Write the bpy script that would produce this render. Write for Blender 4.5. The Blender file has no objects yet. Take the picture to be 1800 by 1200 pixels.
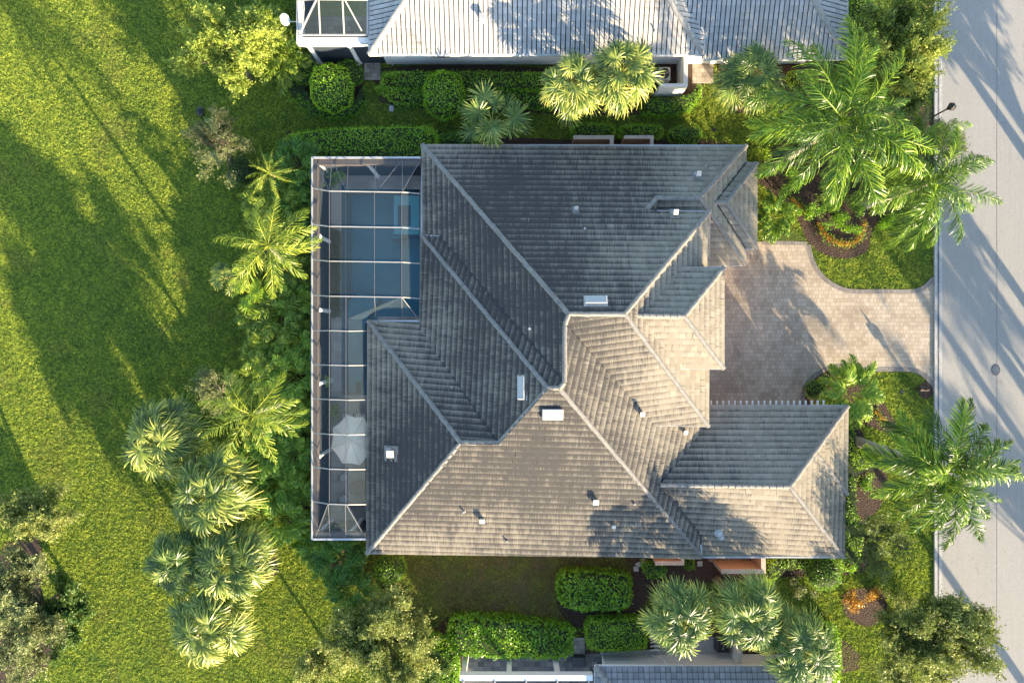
import bpy, math, random
import numpy as np
from mathutils import Vector, Matrix
random.seed(7)
R = np.random.default_rng(7)
rad = math.radians
H = 41.0                      # camera height (m)
SUN_EL, SUN_AZ = rad(12.8), math.atan2(-0.823, 0.568)
SC = bpy.context.scene
COL = SC.collection
# ---------------------------------------------------------------- camera
cd = bpy.data.cameras.new('camera'); cam = bpy.data.objects.new('camera', cd); COL.objects.link(cam)
cam.location = (0, 0, H); cam.rotation_euler = (0, 0, 0)
cd.sensor_width = 36; cd.lens = 24; cd.clip_start = 0.5; cd.clip_end = 2000
SC.camera = cam
# ---------------------------------------------------------------- sky and sun
w = bpy.data.worlds.new('World'); SC.world = w; w.use_nodes = True
wn = w.node_tree.nodes; wl = w.node_tree.links
sky = wn.new('ShaderNodeTexSky'); sky.sky_type = 'NISHITA'; sky.sun_disc = False
sky.sun_elevation = SUN_EL
sky.sun_rotation = math.pi/2 - SUN_AZ
sky.air_density = 1.0; sky.dust_density = 0.7; sky.ozone_density = 1.4
wl.new(sky.outputs[0], wn['Background'].inputs[0]); wn['Background'].inputs[1].default_value = 0.14
sd = bpy.data.lights.new('sun', 'SUN'); sun = bpy.data.objects.new('sun', sd); COL.objects.link(sun)
sd.energy = 5.0; sd.angle = rad(0.55); sd.color = (1.0, 0.81, 0.54)
sv = Vector((math.cos(SUN_EL)*math.cos(SUN_AZ), math.cos(SUN_EL)*math.sin(SUN_AZ), math.sin(SUN_EL)))
sun.rotation_euler = sv.to_track_quat('Z', 'Y').to_euler(); sun.location = (30, -40, 30)
SC.view_settings.view_transform = 'Standard'; SC.view_settings.look = 'None'
SC.view_settings.exposure = 1.98; SC.view_settings.gamma = 1
SC.cycles.max_bounces = 6; SC.cycles.transparent_max_bounces = 12

# ---------------------------------------------------------------- helpers
def at(px, py, z=0.0):
    k = (H - z) / 1200.0
    return ((px - 900) * k, (600 - py) * k, z)
def m_of(px, z=0.0): return px * (H - z) / 1200.0

def tag(o, label=None, cat=None, group=None, kind=None):
    if label: o['label'] = label
    if cat: o['category'] = cat
    if group: o['group'] = group
    if kind: o['kind'] = kind
    return o
def empty(name, loc, label, cat, group=None, rz=0):
    o = bpy.data.objects.new(name, None); COL.objects.link(o); o.location = loc; o.rotation_euler = (0, 0, rz)
    o.empty_display_size = .2
    return tag(o, label, cat, group)
def link(name, me, parent=None):
    o = bpy.data.objects.new(name, me); COL.objects.link(o)
    if parent is not None: o.parent = parent
    return o
def npmesh(name, V, F, mat, smooth=False, rnd=None):
    """V (n,3) F (m,k) numpy -> mesh; rnd: per face float attribute"""
    V = np.asarray(V, dtype=np.float32); F = np.asarray(F, dtype=np.int32)
    me = bpy.data.meshes.new(name)
    me.vertices.add(len(V)); me.vertices.foreach_set('co', V.ravel())
    k = F.shape[1]
    me.loops.add(F.size); me.loops.foreach_set('vertex_index', F.ravel())
    me.polygons.add(len(F)); me.polygons.foreach_set('loop_start', np.arange(0, F.size, k, dtype=np.int32))
    me.polygons.foreach_set('loop_total', np.full(len(F), k, dtype=np.int32))
    me.update(calc_edges=True)
    if rnd is not None:
        a = me.attributes.new('rnd', 'FLOAT', 'FACE'); a.data.foreach_set('value', np.asarray(rnd, dtype=np.float32))
    if smooth: me.polygons.foreach_set('use_smooth', np.ones(len(F), dtype=bool))
    me.materials.append(mat)
    return me

class MB:
    """collects shapes into one mesh; local coordinates are relative to origin o"""
    def __init__(s, o=(0, 0, 0)): s.v = []; s.f = []; s.o = Vector(o)
    def add(s, vs, fs):
        n = len(s.v); s.v += [tuple(Vector(p) - s.o) for p in vs]; s.f += [tuple(i + n for i in f) for f in fs]; return s
    def box(s, x0, x1, y0, y1, z0, z1):
        x0, x1 = min(x0, x1), max(x0, x1); y0, y1 = min(y0, y1), max(y0, y1)
        v = [(x, y, z) for z in (z0, z1) for (x, y) in ((x0, y0), (x1, y0), (x1, y1), (x0, y1))]
        return s.add(v, [(3, 2, 1, 0), (4, 5, 6, 7), (0, 1, 5, 4), (1, 2, 6, 5), (2, 3, 7, 6), (3, 0, 4, 7)])
    def bar(s, a, b, w_, h_=None, up=(0, 0, 1)):
        h_ = h_ or w_; a = Vector(a); b = Vector(b); d = (b - a).normalized(); u = Vector(up)
        if abs(d.dot(u)) > .98: u = Vector((1, 0, 0))
        sx = d.cross(u).normalized() * (w_/2); sz = sx.cross(d).normalized() * (h_/2)
        v = [p + i*sx + j*sz for p in (a, b) for (i, j) in ((-1, -1), (1, -1), (1, 1), (-1, 1))]
        return s.add(v, [(0, 1, 2, 3), (7, 6, 5, 4), (0, 4, 5, 1), (1, 5, 6, 2), (2, 6, 7, 3), (3, 7, 4, 0)])
    def tube(s, pts, rs, n=8, cap=True):
        pts = [Vector(p) for p in pts]; vs = []; fs = []
        for i, p in enumerate(pts):
            d = (pts[min(i+1, len(pts)-1)] - pts[max(i-1, 0)]).normalized()
            u = Vector((0, 0, 1)) if abs(d.z) < .9 else Vector((1, 0, 0))
            a = d.cross(u).normalized(); b = d.cross(a).normalized()
            for k in range(n):
                t = 2*math.pi*k/n; vs.append(p + rs[i]*(math.cos(t)*a + math.sin(t)*b))
        for i in range(len(pts)-1):
            for k in range(n):
                fs.append((i*n+k, i*n+(k+1) % n, (i+1)*n+(k+1) % n, (i+1)*n+k))
        if cap: fs += [tuple(range(n))[::-1], tuple((len(pts)-1)*n+k for k in range(n))]
        return s.add(vs, fs)
    def lathe(s, c, prof, n=24, sx=1, sy=1):
        vs = []; fs = []
        for (r, z) in prof:
            for k in range(n):
                t = 2*math.pi*k/n; vs.append((c[0]+sx*r*math.cos(t), c[1]+sy*r*math.sin(t), c[2]+z))
        for i in range(len(prof)-1):
            for k in range(n): fs.append((i*n+k, i*n+(k+1) % n, (i+1)*n+(k+1) % n, (i+1)*n+k))
        fs += [tuple(range(n))[::-1], tuple((len(prof)-1)*n+k for k in range(n))]
        return s.add(vs, fs)
    def prism(s, poly, z0, z1):
        n = len(poly); vs = [(x, y, z0) for x, y in poly] + [(x, y, z1) for x, y in poly]
        fs = [tuple(range(n))[::-1], tuple(range(n, 2*n))] + [(i, (i+1) % n, n+(i+1) % n, n+i) for i in range(n)]
        return s.add(vs, fs)
    def build(s, name, mat, parent=None, smooth=False, bevel=0):
        me = bpy.data.meshes.new(name); me.from_pydata(s.v, [], s.f); me.update()
        import bmesh
        bm = bmesh.new(); bm.from_mesh(me); bmesh.ops.recalc_face_normals(bm, faces=bm.faces)
        bm.to_mesh(me); bm.free()
        me.materials.append(mat)
        if smooth:
            for p in me.polygons: p.use_smooth = True
        o = link(name, me, parent)
        if parent is None: o.location = s.o
        if bevel:
            b = o.modifiers.new('bevel', 'BEVEL'); b.width = bevel; b.segments = 2; b.limit_method = 'ANGLE'
        return o

def smooth_closed(pts, n=6):
    out = []; N = len(pts)
    for i in range(N):
        p0, p1, p2, p3 = (Vector(pts[(i+j-1) % N]) for j in range(4))
        for k in range(n):
            t = k/n
            out.append(tuple(.5*((2*p1)+(-p0+p2)*t+(2*p0-5*p1+4*p2-p3)*t*t+(-p0+3*p1-3*p2+p3)*t**3)))
    return out
NOGRASS = []
def sheet(name, poly_px, z, mat, kind='structure', smooth=0, **kw):
    if name != 'lawn_patch': NOGRASS.append([at(a, b, 0)[:2] for a, b in poly_px])
    P = smooth_closed([(a, b) for a, b in poly_px], smooth) if smooth else poly_px
    pts = [at(a, b, 0) for a, b in P]
    me = bpy.data.meshes.new(name); me.from_pydata([(p[0], p[1], z) for p in pts], [], [tuple(range(len(pts)))]); me.update()
    import bmesh
    bm = bmesh.new(); bm.from_mesh(me)
    bmesh.ops.triangulate(bm, faces=bm.faces[:], ngon_method='EAR_CLIP')
    for f in bm.faces:
        if f.normal.z < 0: f.normal_flip()
    bm.to_mesh(me); bm.free()
    me.materials.append(mat)
    o = link(name, me); tag(o, kind=kind, **kw); return o

# ---------------------------------------------------------------- materials
def newmat(name):
    m = bpy.data.materials.new(name); m.use_nodes = True; nt = m.node_tree
    b = nt.nodes['Principled BSDF']; return m, nt, b
def N(nt, t, **kw):
    n = nt.nodes.new(t)
    for k, v in kw.items(): setattr(n, k, v)
    return n
def L(nt, a, b): nt.links.new(a, b)
def noise(nt, coord, scale, detail=4, rough=.6, dist=0, vec_scale=None):
    n = N(nt, 'ShaderNodeTexNoise'); n.inputs['Scale'].default_value = scale; n.inputs['Detail'].default_value = detail
    n.inputs['Roughness'].default_value = rough; n.inputs['Distortion'].default_value = dist
    if vec_scale:
        mp = N(nt, 'ShaderNodeMapping'); mp.inputs['Scale'].default_value = vec_scale; L(nt, coord, mp.inputs[0]); coord = mp.outputs[0]
    L(nt, coord, n.inputs['Vector']); return n.outputs['Fac']
def ramp(nt, fac, stops):
    r = N(nt, 'ShaderNodeValToRGB'); L(nt, fac, r.inputs[0]); e = r.color_ramp.elements
    while len(e) < len(stops): e.new(.5)
    for i, (p, c) in enumerate(stops):
        e[i].position = p; e[i].color = (*c, 1) if len(c) == 3 else c
    return r.outputs[0]
def mix(nt, fac, a, b, mode='MIX'):
    m = N(nt, 'ShaderNodeMix', data_type='RGBA', blend_type=mode)
    for s, v in ((0, fac), (6, a), (7, b)):
        if hasattr(v, 'is_linked') or isinstance(v, bpy.types.NodeSocket): L(nt, v, m.inputs[s])
        elif s == 0: m.inputs[0].default_value = v
        else: m.inputs[s].default_value = (*v, 1)
    return m.outputs[2]
def math_(nt, op, a, b=None, c=None, clamp=False):
    m = N(nt, 'ShaderNodeMath', operation=op, use_clamp=clamp)
    for i, v in enumerate((a, b, c)):
        if v is None: continue
        if isinstance(v, bpy.types.NodeSocket): L(nt, v, m.inputs[i])
        else: m.inputs[i].default_value = v
    return m.outputs[0]
def bump(nt, b, h, strength, dist):
    n = N(nt, 'ShaderNodeBump'); n.inputs['Strength'].default_value = strength; n.inputs['Distance'].default_value = dist
    L(nt, h, n.inputs['Height']); L(nt, n.outputs[0], b.inputs['Normal'])
def objco(nt): return N(nt, 'ShaderNodeTexCoord').outputs['Object']
def geoco(nt): return N(nt, 'ShaderNodeNewGeometry').outputs['Position']

def simple(name, col, rough=.7, var=.12, scale=3.0, metallic=0, bmp=0, bscale=60):
    m, nt, b = newmat(name); co = geoco(nt)
    f = noise(nt, co, scale, 6, .65)
    lo = tuple(c*(1-var) for c in col); hi = tuple(min(1, c*(1+var)) for c in col)
    L(nt, ramp(nt, f, [(.3, lo), (.7, hi)]), b.inputs['Base Color'])
    b.inputs['Roughness'].default_value = rough; b.inputs['Metallic'].default_value = metallic
    if bmp: bump(nt, b, noise(nt, co, bscale, 3), bmp, .01)
    return m

def leafmat(name, dark, mid, light, trans=.3, rough=.45, big=.5):
    m, nt, b = newmat(name)
    at_ = N(nt, 'ShaderNodeAttribute', attribute_name='rnd').outputs['Fac']
    oi = N(nt, 'ShaderNodeObjectInfo').outputs['Random']
    f = math_(nt, 'ADD', math_(nt, 'MULTIPLY', at_, .62), math_(nt, 'MULTIPLY', noise(nt, geoco(nt), big, 3), .38))
    f = math_(nt, 'ADD', f, math_(nt, 'MULTIPLY_ADD', oi, .36, -.18))
    c = ramp(nt, f, [(.15, dark), (.5, mid), (.85, light)])
    L(nt, c, b.inputs['Base Color']); b.inputs['Roughness'].default_value = rough
    b.inputs['Specular IOR Level'].default_value = .45
    tr = N(nt, 'ShaderNodeBsdfTranslucent'); L(nt, mix(nt, .5, c, (.3, .4, .05), 'MIX'), tr.inputs[0])
    ms = N(nt, 'ShaderNodeMixShader'); ms.inputs[0].default_value = trans
    L(nt, b.outputs[0], ms.inputs[1]); L(nt, tr.outputs[0], ms.inputs[2])
    L(nt, ms.outputs[0], nt.nodes['Material Output'].inputs[0]); return m

M = {}
M['palm'] = leafmat('palm_leaf', (.014, .05, .006), (.065, .17, .012), (.36, .50, .035), .25, .35)
M['palm_yellow'] = leafmat('palm_leaf_yellow', (.045, .10, .012), (.21, .31, .03), (.58, .60, .07), .28, .4)
M['fan'] = leafmat('fan_leaf', (.03, .07, .012), (.13, .21, .04), (.45, .48, .11), .22, .4)
M['fan_yellow'] = leafmat('fan_leaf_yellow', (.03, .065, .012), (.18, .25, .04), (.58, .56, .13), .22, .4)
M['areca'] = leafmat('areca_leaf', (.03, .10, .016), (.14, .31, .036), (.50, .62, .07), .3, .4)
M['hedge'] = leafmat('hedge_leaf', (.06, .18, .014), (.18, .38, .026), (.36, .58, .045), .3, .4, 1.2)
M['hedge_bright'] = leafmat('hedge_leaf_bright', (.08, .21, .008), (.22, .44, .018), (.40, .62, .035), .3, .4, 1.2)
M['lime'] = leafmat('lime_leaf', (.12, .24, .01), (.28, .42, .02), (.45, .55, .03), .3, .4, 1.5)
M['tree_yellow'] = leafmat('tree_leaf_yellow', (.045, .09, .012), (.19, .26, .035), (.50, .56, .09), .3, .5)
M['tree_olive'] = leafmat('tree_leaf_olive', (.045, .075, .015), (.17, .21, .045), (.48, .49, .14), .3, .5)
M['tree_pale'] = leafmat('tree_leaf_pale', (.06, .075, .03), (.23, .26, .10), (.50, .52, .24), .25, .5)
M['tree_bright'] = leafmat('tree_leaf_bright', (.04, .075, .012), (.17, .23, .035), (.46, .50, .09), .3, .5)
M['topiary'] = leafmat('topiary_leaf', (.10, .28, .01), (.25, .52, .02), (.46, .68, .03), .3, .4, 1.2)
M['tree_dark'] = leafmat('tree_leaf_dark', (.02, .06, .012), (.05, .12, .022), (.12, .20, .045), .25, .45)
M['croton'] = leafmat('croton_leaf', (.20, .07, .01), (.45, .16, .015), (.6, .32, .03), .2, .45)
M['flower'] = leafmat('flower_petal', (.5, .12, .01), (.6, .32, .015), (.6, .5, .02), .2, .5)
M['grass_plant'] = leafmat('ornamental_grass', (.04, .05, .015), (.09, .10, .03), (.15, .15, .05), .2, .5)
M['bark'] = simple('bark', (.16, .13, .10), .9, .35, 6, bmp=.6)
M['palm_trunk'] = simple('palm_trunk', (.34, .31, .26), .85, .25, 5, bmp=.5, bscale=30)
M['boot'] = simple('palm_boots', (.22, .15, .09), .9, .4, 12)
M['dead'] = simple('dead_frond', (.33, .24, .15), .85, .3, 8)
M['white'] = simple('white_paint', (.72, .72, .70), .45, .05, 2)
M['gutter'] = simple('gutter_metal', (.45, .46, .48), .4, .12, 1.3)
M['alu'] = simple('aluminium_frame', (.40, .39, .37), .4, .08, 2)
M['purlin'] = simple('purlin_metal_shaded', (.13, .13, .14), .5, .1, 3)  # darker than the frame metal: the purlins' shade is in their colour
M['peach'] = simple('peach_stucco', (.45, .29, .21), .85, .1, 2, bmp=.3)
M['peachcap'] = simple('stucco_cap', (.55, .45, .38), .8, .15, 3, bmp=.3)
M['stucco'] = simple('pale_stucco', (.62, .60, .56), .85, .07, 1.5, bmp=.25)
M['stucco_w'] = simple('white_stucco', (.72, .71, .69), .8, .06, 1.5, bmp=.25)
M['beam'] = simple('taupe_beam', (.09, .075, .068), .8, .12, 2.5)
M['metal'] = simple('vent_metal', (.46, .45, .43), .45, .12, 5)
M['dark'] = simple('dark_metal', (.02, .022, .025), .5, .2, 5)
M['steel'] = simple('galvanised', (.35, .36, .38), .4, .2, 6, metallic=.6)
M['iron'] = simple('cast_iron', (.06, .06, .065), .6, .3, 9, metallic=.3)
M['ac'] = simple('ac_case', (.55, .54, .50), .5, .08, 4)
M['garage'] = simple('garage_door', (.5, .46, .42), .5, .06, 2)
M['glass'] = simple('window_glass', (.03, .04, .05), .08, .2, 2)
M['bronze'] = simple('bronze_paint', (.045, .03, .022), .75, .2, 5)
M['canvas'] = simple('umbrella_canvas', (.70, .62, .50), .9, .06, 3)
M['wicker'] = simple('wicker', (.13, .10, .08), .8, .3, 14)
M['cushion'] = simple('cushion', (.5, .48, .45), .9, .06, 5)
M['pot'] = simple('terracotta_pot', (.25, .16, .11), .8, .15, 5)
M['gravel'] = None

def mk_screen(name, col, opac):
    m, nt, b = newmat(name)
    b.inputs['Base Color'].default_value = (*col, 1); b.inputs['Roughness'].default_value = .8
    t = N(nt, 'ShaderNodeBsdfTransparent'); ms = N(nt, 'ShaderNodeMixShader')
    f = math_(nt, 'MULTIPLY_ADD', noise(nt, geoco(nt), .6, 2), .06, opac-.03)
    L(nt, f, ms.inputs[0]); L(nt, t.outputs[0], ms.inputs[1]); L(nt, b.outputs[0], ms.inputs[2])
    L(nt, ms.outputs[0], nt.nodes['Material Output'].inputs[0]); return m
M['screen'] = mk_screen('screen_mesh', (.20, .27, .31), .10)
M['screen_dark'] = mk_screen('screen_wall_mesh', (.03, .04, .055), .85)

def drymask(nt, co, f2):
    # dry, worn lawn between the houses on the south side
    sp = N(nt, 'ShaderNodeSeparateXYZ'); L(nt, co, sp.inputs[0])
    dx = math_(nt, 'DIVIDE', math_(nt, 'SUBTRACT', sp.outputs[0], 2.0), 9.5); dy = math_(nt, 'DIVIDE', math_(nt, 'ADD', sp.outputs[1], 14.6), 3.2)
    d = math_(nt, 'SQRT', math_(nt, 'ADD', math_(nt, 'MULTIPLY', dx, dx), math_(nt, 'MULTIPLY', dy, dy)))
    dry = math_(nt, 'MULTIPLY_ADD', d, -1.1, 1.55, clamp=True)
    patch = ramp(nt, f2, [(.55, (0, 0, 0)), (.75, (.4, .4, .4))])
    dm = math_(nt, 'MAXIMUM', math_(nt, 'MULTIPLY', dry, ramp(nt, noise(nt, co, .9, 4), [(.3, (.3,.3,.3)), (.6, (1,1,1))])), patch)
    return dm
def mk_grass():
    m, nt, b = newmat('grass'); co = geoco(nt)
    f1 = noise(nt, co, 9, 8, .75); f2 = noise(nt, co, .35, 4, .6); f3 = noise(nt, co, 26, 4, .8)
    f = math_(nt, 'ADD', math_(nt, 'MULTIPLY', f1, .5), math_(nt, 'MULTIPLY', f3, .5))
    f = math_(nt, 'ADD', f, math_(nt, 'MULTIPLY_ADD', noise(nt, co, 1.3, 4, .6), .3, -.15))
    c = ramp(nt, f, [(.36, (.02, .04, .008)), (.47, (.05, .09, .015)), (.57, (.10, .14, .02)), (.70, (.2, .21, .035))])
    c2 = ramp(nt, f, [(.33, (.04, .042, .014)), (.5, (.10, .09, .035)), (.68, (.2, .155, .08))])
    dm = drymask(nt, co, f2)
    L(nt, mix(nt, dm, c, c2), b.inputs['Base Color']); b.inputs['Roughness'].default_value = .75
    b.inputs['Specular IOR Level'].default_value = .2
    h = math_(nt, 'ADD', f1, math_(nt, 'MULTIPLY', f3, .5))
    bump(nt, b, h, .7, .07)
    return m
M['grass'] = mk_grass()
def mk_blade():
    m, nt, b = newmat('grass_blade'); co = geoco(nt); r_ = N(nt, 'ShaderNodeAttribute', attribute_name='rnd').outputs['Fac']
    f = math_(nt, 'ADD', math_(nt, 'MULTIPLY', r_, .7), math_(nt, 'MULTIPLY', noise(nt, co, .7, 5, .65), .3))
    c = ramp(nt, f, [(.10, (.045, .14, .028)), (.36, (.20, .35, .055)), (.66, (.66, .72, .10))]); c2 = ramp(nt, f, [(.15, (.12, .13, .035)), (.5, (.27, .25, .09)), (.8, (.48, .39, .2))])
    c = mix(nt, drymask(nt, co, noise(nt, co, .35, 4, .6)), c, c2)
    L(nt, c, b.inputs['Base Color']); b.inputs['Roughness'].default_value = .55
    tr = N(nt, 'ShaderNodeBsdfTranslucent'); L(nt, c, tr.inputs[0]); ms = N(nt, 'ShaderNodeMixShader'); ms.inputs[0].default_value = .35
    L(nt, b.outputs[0], ms.inputs[1]); L(nt, tr.outputs[0], ms.inputs[2]); L(nt, ms.outputs[0], nt.nodes['Material Output'].inputs[0]); return m
M['blade'] = mk_blade()
def mk_mulch():
    m, nt, b = newmat('mulch'); co = geoco(nt)
    v = N(nt, 'ShaderNodeTexVoronoi'); v.inputs['Scale'].default_value = 14; L(nt, co, v.inputs['Vector'])
    f = noise(nt, co, 16, 6, .7)
    L(nt, ramp(nt, f, [(.35, (.02, .012, .009)), (.55, (.07, .04, .028)), (.75, (.17, .10, .07))]), b.inputs['Base Color'])
    b.inputs['Roughness'].default_value = .95
    bump(nt, b, math_(nt, 'ADD', v.outputs['Distance'], f), 1, .05); return m
M['mulch'] = mk_mulch()
def mk_gravel():
    m, nt, b = newmat('gravel'); co = geoco(nt)
    v = N(nt, 'ShaderNodeTexVoronoi'); v.inputs['Scale'].default_value = 18; L(nt, co, v.inputs['Vector'])
    L(nt, mix(nt, .5, ramp(nt, noise(nt, co, 20, 5), [(.3, (.12, .08, .06)), (.7, (.4, .3, .23))]), v.outputs['Color'], 'SOFT_LIGHT'), b.inputs['Base Color'])
    bump(nt, b, v.outputs['Distance'], 1, .04); b.inputs['Roughness'].default_value = .9; return m
M['gravel'] = mk_gravel()
def mk_road():
    m, nt, b = newmat('road_surface'); co = geoco(nt)
    f = noise(nt, co, 30, 3, .8); g = noise(nt, co, .5, 4, .5, vec_scale=(1, .25, 1)); s = noise(nt, co, 3.5, 3, .5, vec_scale=(1.6, .06, 1))
    c = mix(nt, g, (.30, .282, .258), (.36, .34, .312))
    c = mix(nt, .35, c, ramp(nt, f, [(.35, (.12, .12, .12)), (.65, (.85, .85, .85))]), 'OVERLAY')
    c = mix(nt, .05, c, ramp(nt, s, [(.4, (.3, .3, .3)), (.6, (.7, .7, .7))]), 'OVERLAY')
    spots = ramp(nt, noise(nt, co, .8, 6, .72, 1.2), [(.60, (1, 1, 1)), (.72, (.80, .79, .78))]); c = mix(nt, 1.0, c, spots, 'MULTIPLY')
    L(nt, c, b.inputs['Base Color']); b.inputs['Roughness'].default_value = .85
    bump(nt, b, noise(nt, co, 45, 2), .35, .012); return m
M['road'] = mk_road()
M['kerb'] = simple('kerb_concrete', (.40, .395, .385), .8, .2, 4, bmp=.3)
M['gutter_pan'] = simple('gutter_concrete', (.12, .12, .125), .8, .5, 2.2, bmp=.3)
M['seam'] = simple('seam_tar', (.12, .11, .105), .8, .3, 3)
def mk_pavers(name, cols, bw=.2, row=.2, mort=(.12, .1, .09), rot=0, ofs=.5):
    m, nt, b = newmat(name); co = geoco(nt)
    mp = N(nt, 'ShaderNodeMapping'); mp.inputs['Rotation'].default_value = (0, 0, rot); L(nt, co, mp.inputs[0])
    br = N(nt, 'ShaderNodeTexBrick'); L(nt, mp.outputs[0], br.inputs['Vector'])
    br.inputs['Scale'].default_value = 1; br.inputs['Brick Width'].default_value = bw; br.inputs['Row Height'].default_value = row
    br.inputs['Mortar Size'].default_value = .008; br.inputs['Mortar Smooth'].default_value = .3
    br.inputs['Color1'].default_value = (0, 0, 0, 1); br.inputs['Color2'].default_value = (1, 1, 1, 1); br.inputs['Mortar'].default_value = (.5, .5, .5, 1)
    br.offset = ofs; br.squash = 1.45; br.squash_frequency = 3; br.inputs['Bias'].default_value = 0
    g = noise(nt, co, .9, 3)
    f = math_(nt, 'ADD', math_(nt, 'MULTIPLY', br.outputs['Color'], .55), math_(nt, 'MULTIPLY', g, .45))
    c = ramp(nt, f, [(.15, cols[0]), (.45, cols[1]), (.85, cols[2])])
    c = mix(nt, .25, c, ramp(nt, noise(nt, co, 14, 5, .7), [(.3, (.3, .3, .3)), (.7, (.7, .7, .7))]), 'OVERLAY')
    c = mix(nt, 1.0, c, ramp(nt, noise(nt, co, .55, 6, .7, .8), [(.40, (.80, .79, .77)), (.56, (1, 1, 1))]), 'MULTIPLY')
    c = mix(nt, br.outputs['Fac'], c, mort)
    L(nt, c, b.inputs['Base Color']); b.inputs['Roughness'].default_value = .85
    bump(nt, b, math_(nt, 'SUBTRACT', math_(nt, 'MULTIPLY', noise(nt, co, 40, 3), .25), br.outputs['Fac']), .35, .012); return m
M['pavers'] = mk_pavers('driveway_pavers', ((.375, .30, .225), (.45, .37, .285), (.53, .445, .355)), .20, .235, (.20, .16, .125))
M['border'] = mk_pavers('border_pavers', ((.19, .165, .15), (.24, .215, .195), (.30, .27, .245)), .12, .24)
M['path'] = mk_pavers('path_pavers', ((.25, .21, .17), (.36, .31, .26), (.48, .43, .37)), .3, .26)
M['patio'] = mk_pavers('patio_pavers', ((.05, .055, .06), (.10, .10, .105), (.2, .19, .18)), .34, .3, (.03, .03, .03))
M['deck'] = mk_pavers('pool_deck_pavers', ((.34, .31, .28), (.40, .37, .335), (.46, .43, .39)), .6, .6, (.26, .24, .22))
M['pool'] = simple('pool_finish', (.035, .34, .41), .5, .1, .8)
M['pool_shelf'] = simple('pool_shelf', (.09, .37, .42), .5, .1, .8)
M['pool_tile'] = simple('pool_tile', (.02, .09, .12), .3, .2, 4)
def mk_water():
    m, nt, b = newmat('pool_water')
    g = N(nt, 'ShaderNodeBsdfGlossy'); g.inputs['Roughness'].default_value = .04
    t = N(nt, 'ShaderNodeBsdfTransparent'); t.inputs[0].default_value = (.66, .88, .92, 1)
    fr = N(nt, 'ShaderNodeFresnel'); fr.inputs[0].default_value = 1.5
    bp = N(nt, 'ShaderNodeBump'); bp.inputs['Strength'].default_value = .25; bp.inputs['Distance'].default_value = .03
    L(nt, noise(nt, geoco(nt), 2.2, 3), bp.inputs['Height']); L(nt, bp.outputs[0], g.inputs['Normal']); L(nt, bp.outputs[0], fr.inputs['Normal'])
    ms = N(nt, 'ShaderNodeMixShader'); L(nt, math_(nt, 'MULTIPLY', fr.outputs[0], 1.2), ms.inputs[0]); L(nt, t.outputs[0], ms.inputs[1]); L(nt, g.outputs[0], ms.inputs[2])
    L(nt, ms.outputs[0], nt.nodes['Material Output'].inputs[0]); return m
M['water'] = mk_water()

def mk_tile(name, base, hi, course_dark, stain_lo, stain_hi, darkcol, wear_shade=None, gap=None, warm=None):
    """concrete roof tile: UV in metres (u along course, v up the slope), per-tile random, algae streaks"""
    m, nt, b = newmat(name)
    uv = N(nt, 'ShaderNodeUVMap', uv_map='UVMap').outputs[0]; pos = geoco(nt)
    rnd = N(nt, 'ShaderNodeAttribute', attribute_name='rnd').outputs['Fac']
    c = mix(nt, rnd, base, hi)
    st = noise(nt, uv, 1, 5, .7, vec_scale=(26, 1.3, 1)); st2 = noise(nt, uv, 1, 4, .6, vec_scale=(3.0, .35, 1))
    big = noise(nt, pos, .16, 3, .5)
    sep = N(nt, 'ShaderNodeSeparateXYZ'); L(nt, uv, sep.inputs[0])
    fr = math_(nt, 'FRACT', math_(nt, 'DIVIDE', sep.outputs[1], .34))       # 0 at the butt edge, 1 under the next course
    s = math_(nt, 'ADD', math_(nt, 'MULTIPLY_ADD', st, 1.15, -.30), math_(nt, 'ADD', math_(nt, 'MULTIPLY', st2, .45), math_(nt, 'MULTIPLY_ADD', big, .9, -.45)))
    s = math_(nt, 'ADD', s, math_(nt, 'MULTIPLY_ADD', rnd, .12, -.06))
    s = math_(nt, 'ADD', s, math_(nt, 'MULTIPLY_ADD', fr, course_dark, -course_dark*.5))  # darker towards the upper end of each course
    if wear_shade:   # algae-darkened and cleaner zones; the west one paints in slope shade
        sp = N(nt, 'ShaderNodeSeparateXYZ'); L(nt, pos, sp.inputs[0])
        for (cx, cy, rx, ry, amt) in wear_shade:
            dx = math_(nt, 'DIVIDE', math_(nt, 'SUBTRACT', sp.outputs[0], cx), rx); dy = math_(nt, 'DIVIDE', math_(nt, 'SUBTRACT', sp.outputs[1], cy), ry)
            d = math_(nt, 'SQRT', math_(nt, 'ADD', math_(nt, 'MULTIPLY', dx, dx), math_(nt, 'MULTIPLY', dy, dy)))
            k = math_(nt, 'MULTIPLY', math_(nt, 'SMOOTH_MIN', math_(nt, 'MULTIPLY_ADD', d, -1.4, 2.0, clamp=True), 1.0, .1), amt)
            s = math_(nt, 'ADD', s, k)
    s = math_(nt, 'ADD', s, math_(nt, 'MULTIPLY_ADD', noise(nt, pos, .75, 5, .65, .6), .5, -.25))
    s = math_(nt, 'SUBTRACT', s, math_(nt, 'MULTIPLY', math_(nt, 'GREATER_THAN', rnd, .996), .16))
    f = ramp(nt, s, [(stain_lo, (0, 0, 0)), (stain_hi, (1, 1, 1))])
    c = mix(nt, f, c, darkcol)
    if gap:
        fu = math_(nt, 'FRACT', math_(nt, 'ADD', math_(nt, 'DIVIDE', sep.outputs[0], gap), .5))
        g = math_(nt, 'LESS_THAN', math_(nt, 'ABSOLUTE', math_(nt, 'SUBTRACT', fu, .5)), .0)
    L(nt, c, b.inputs['Base Color']); b.inputs['Roughness'].default_value = .8; b.inputs['Specular IOR Level'].default_value = .35
    bump(nt, b, noise(nt, uv, 1, 4, .7, vec_scale=(30, 8, 1)), .4, .01); return m
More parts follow.
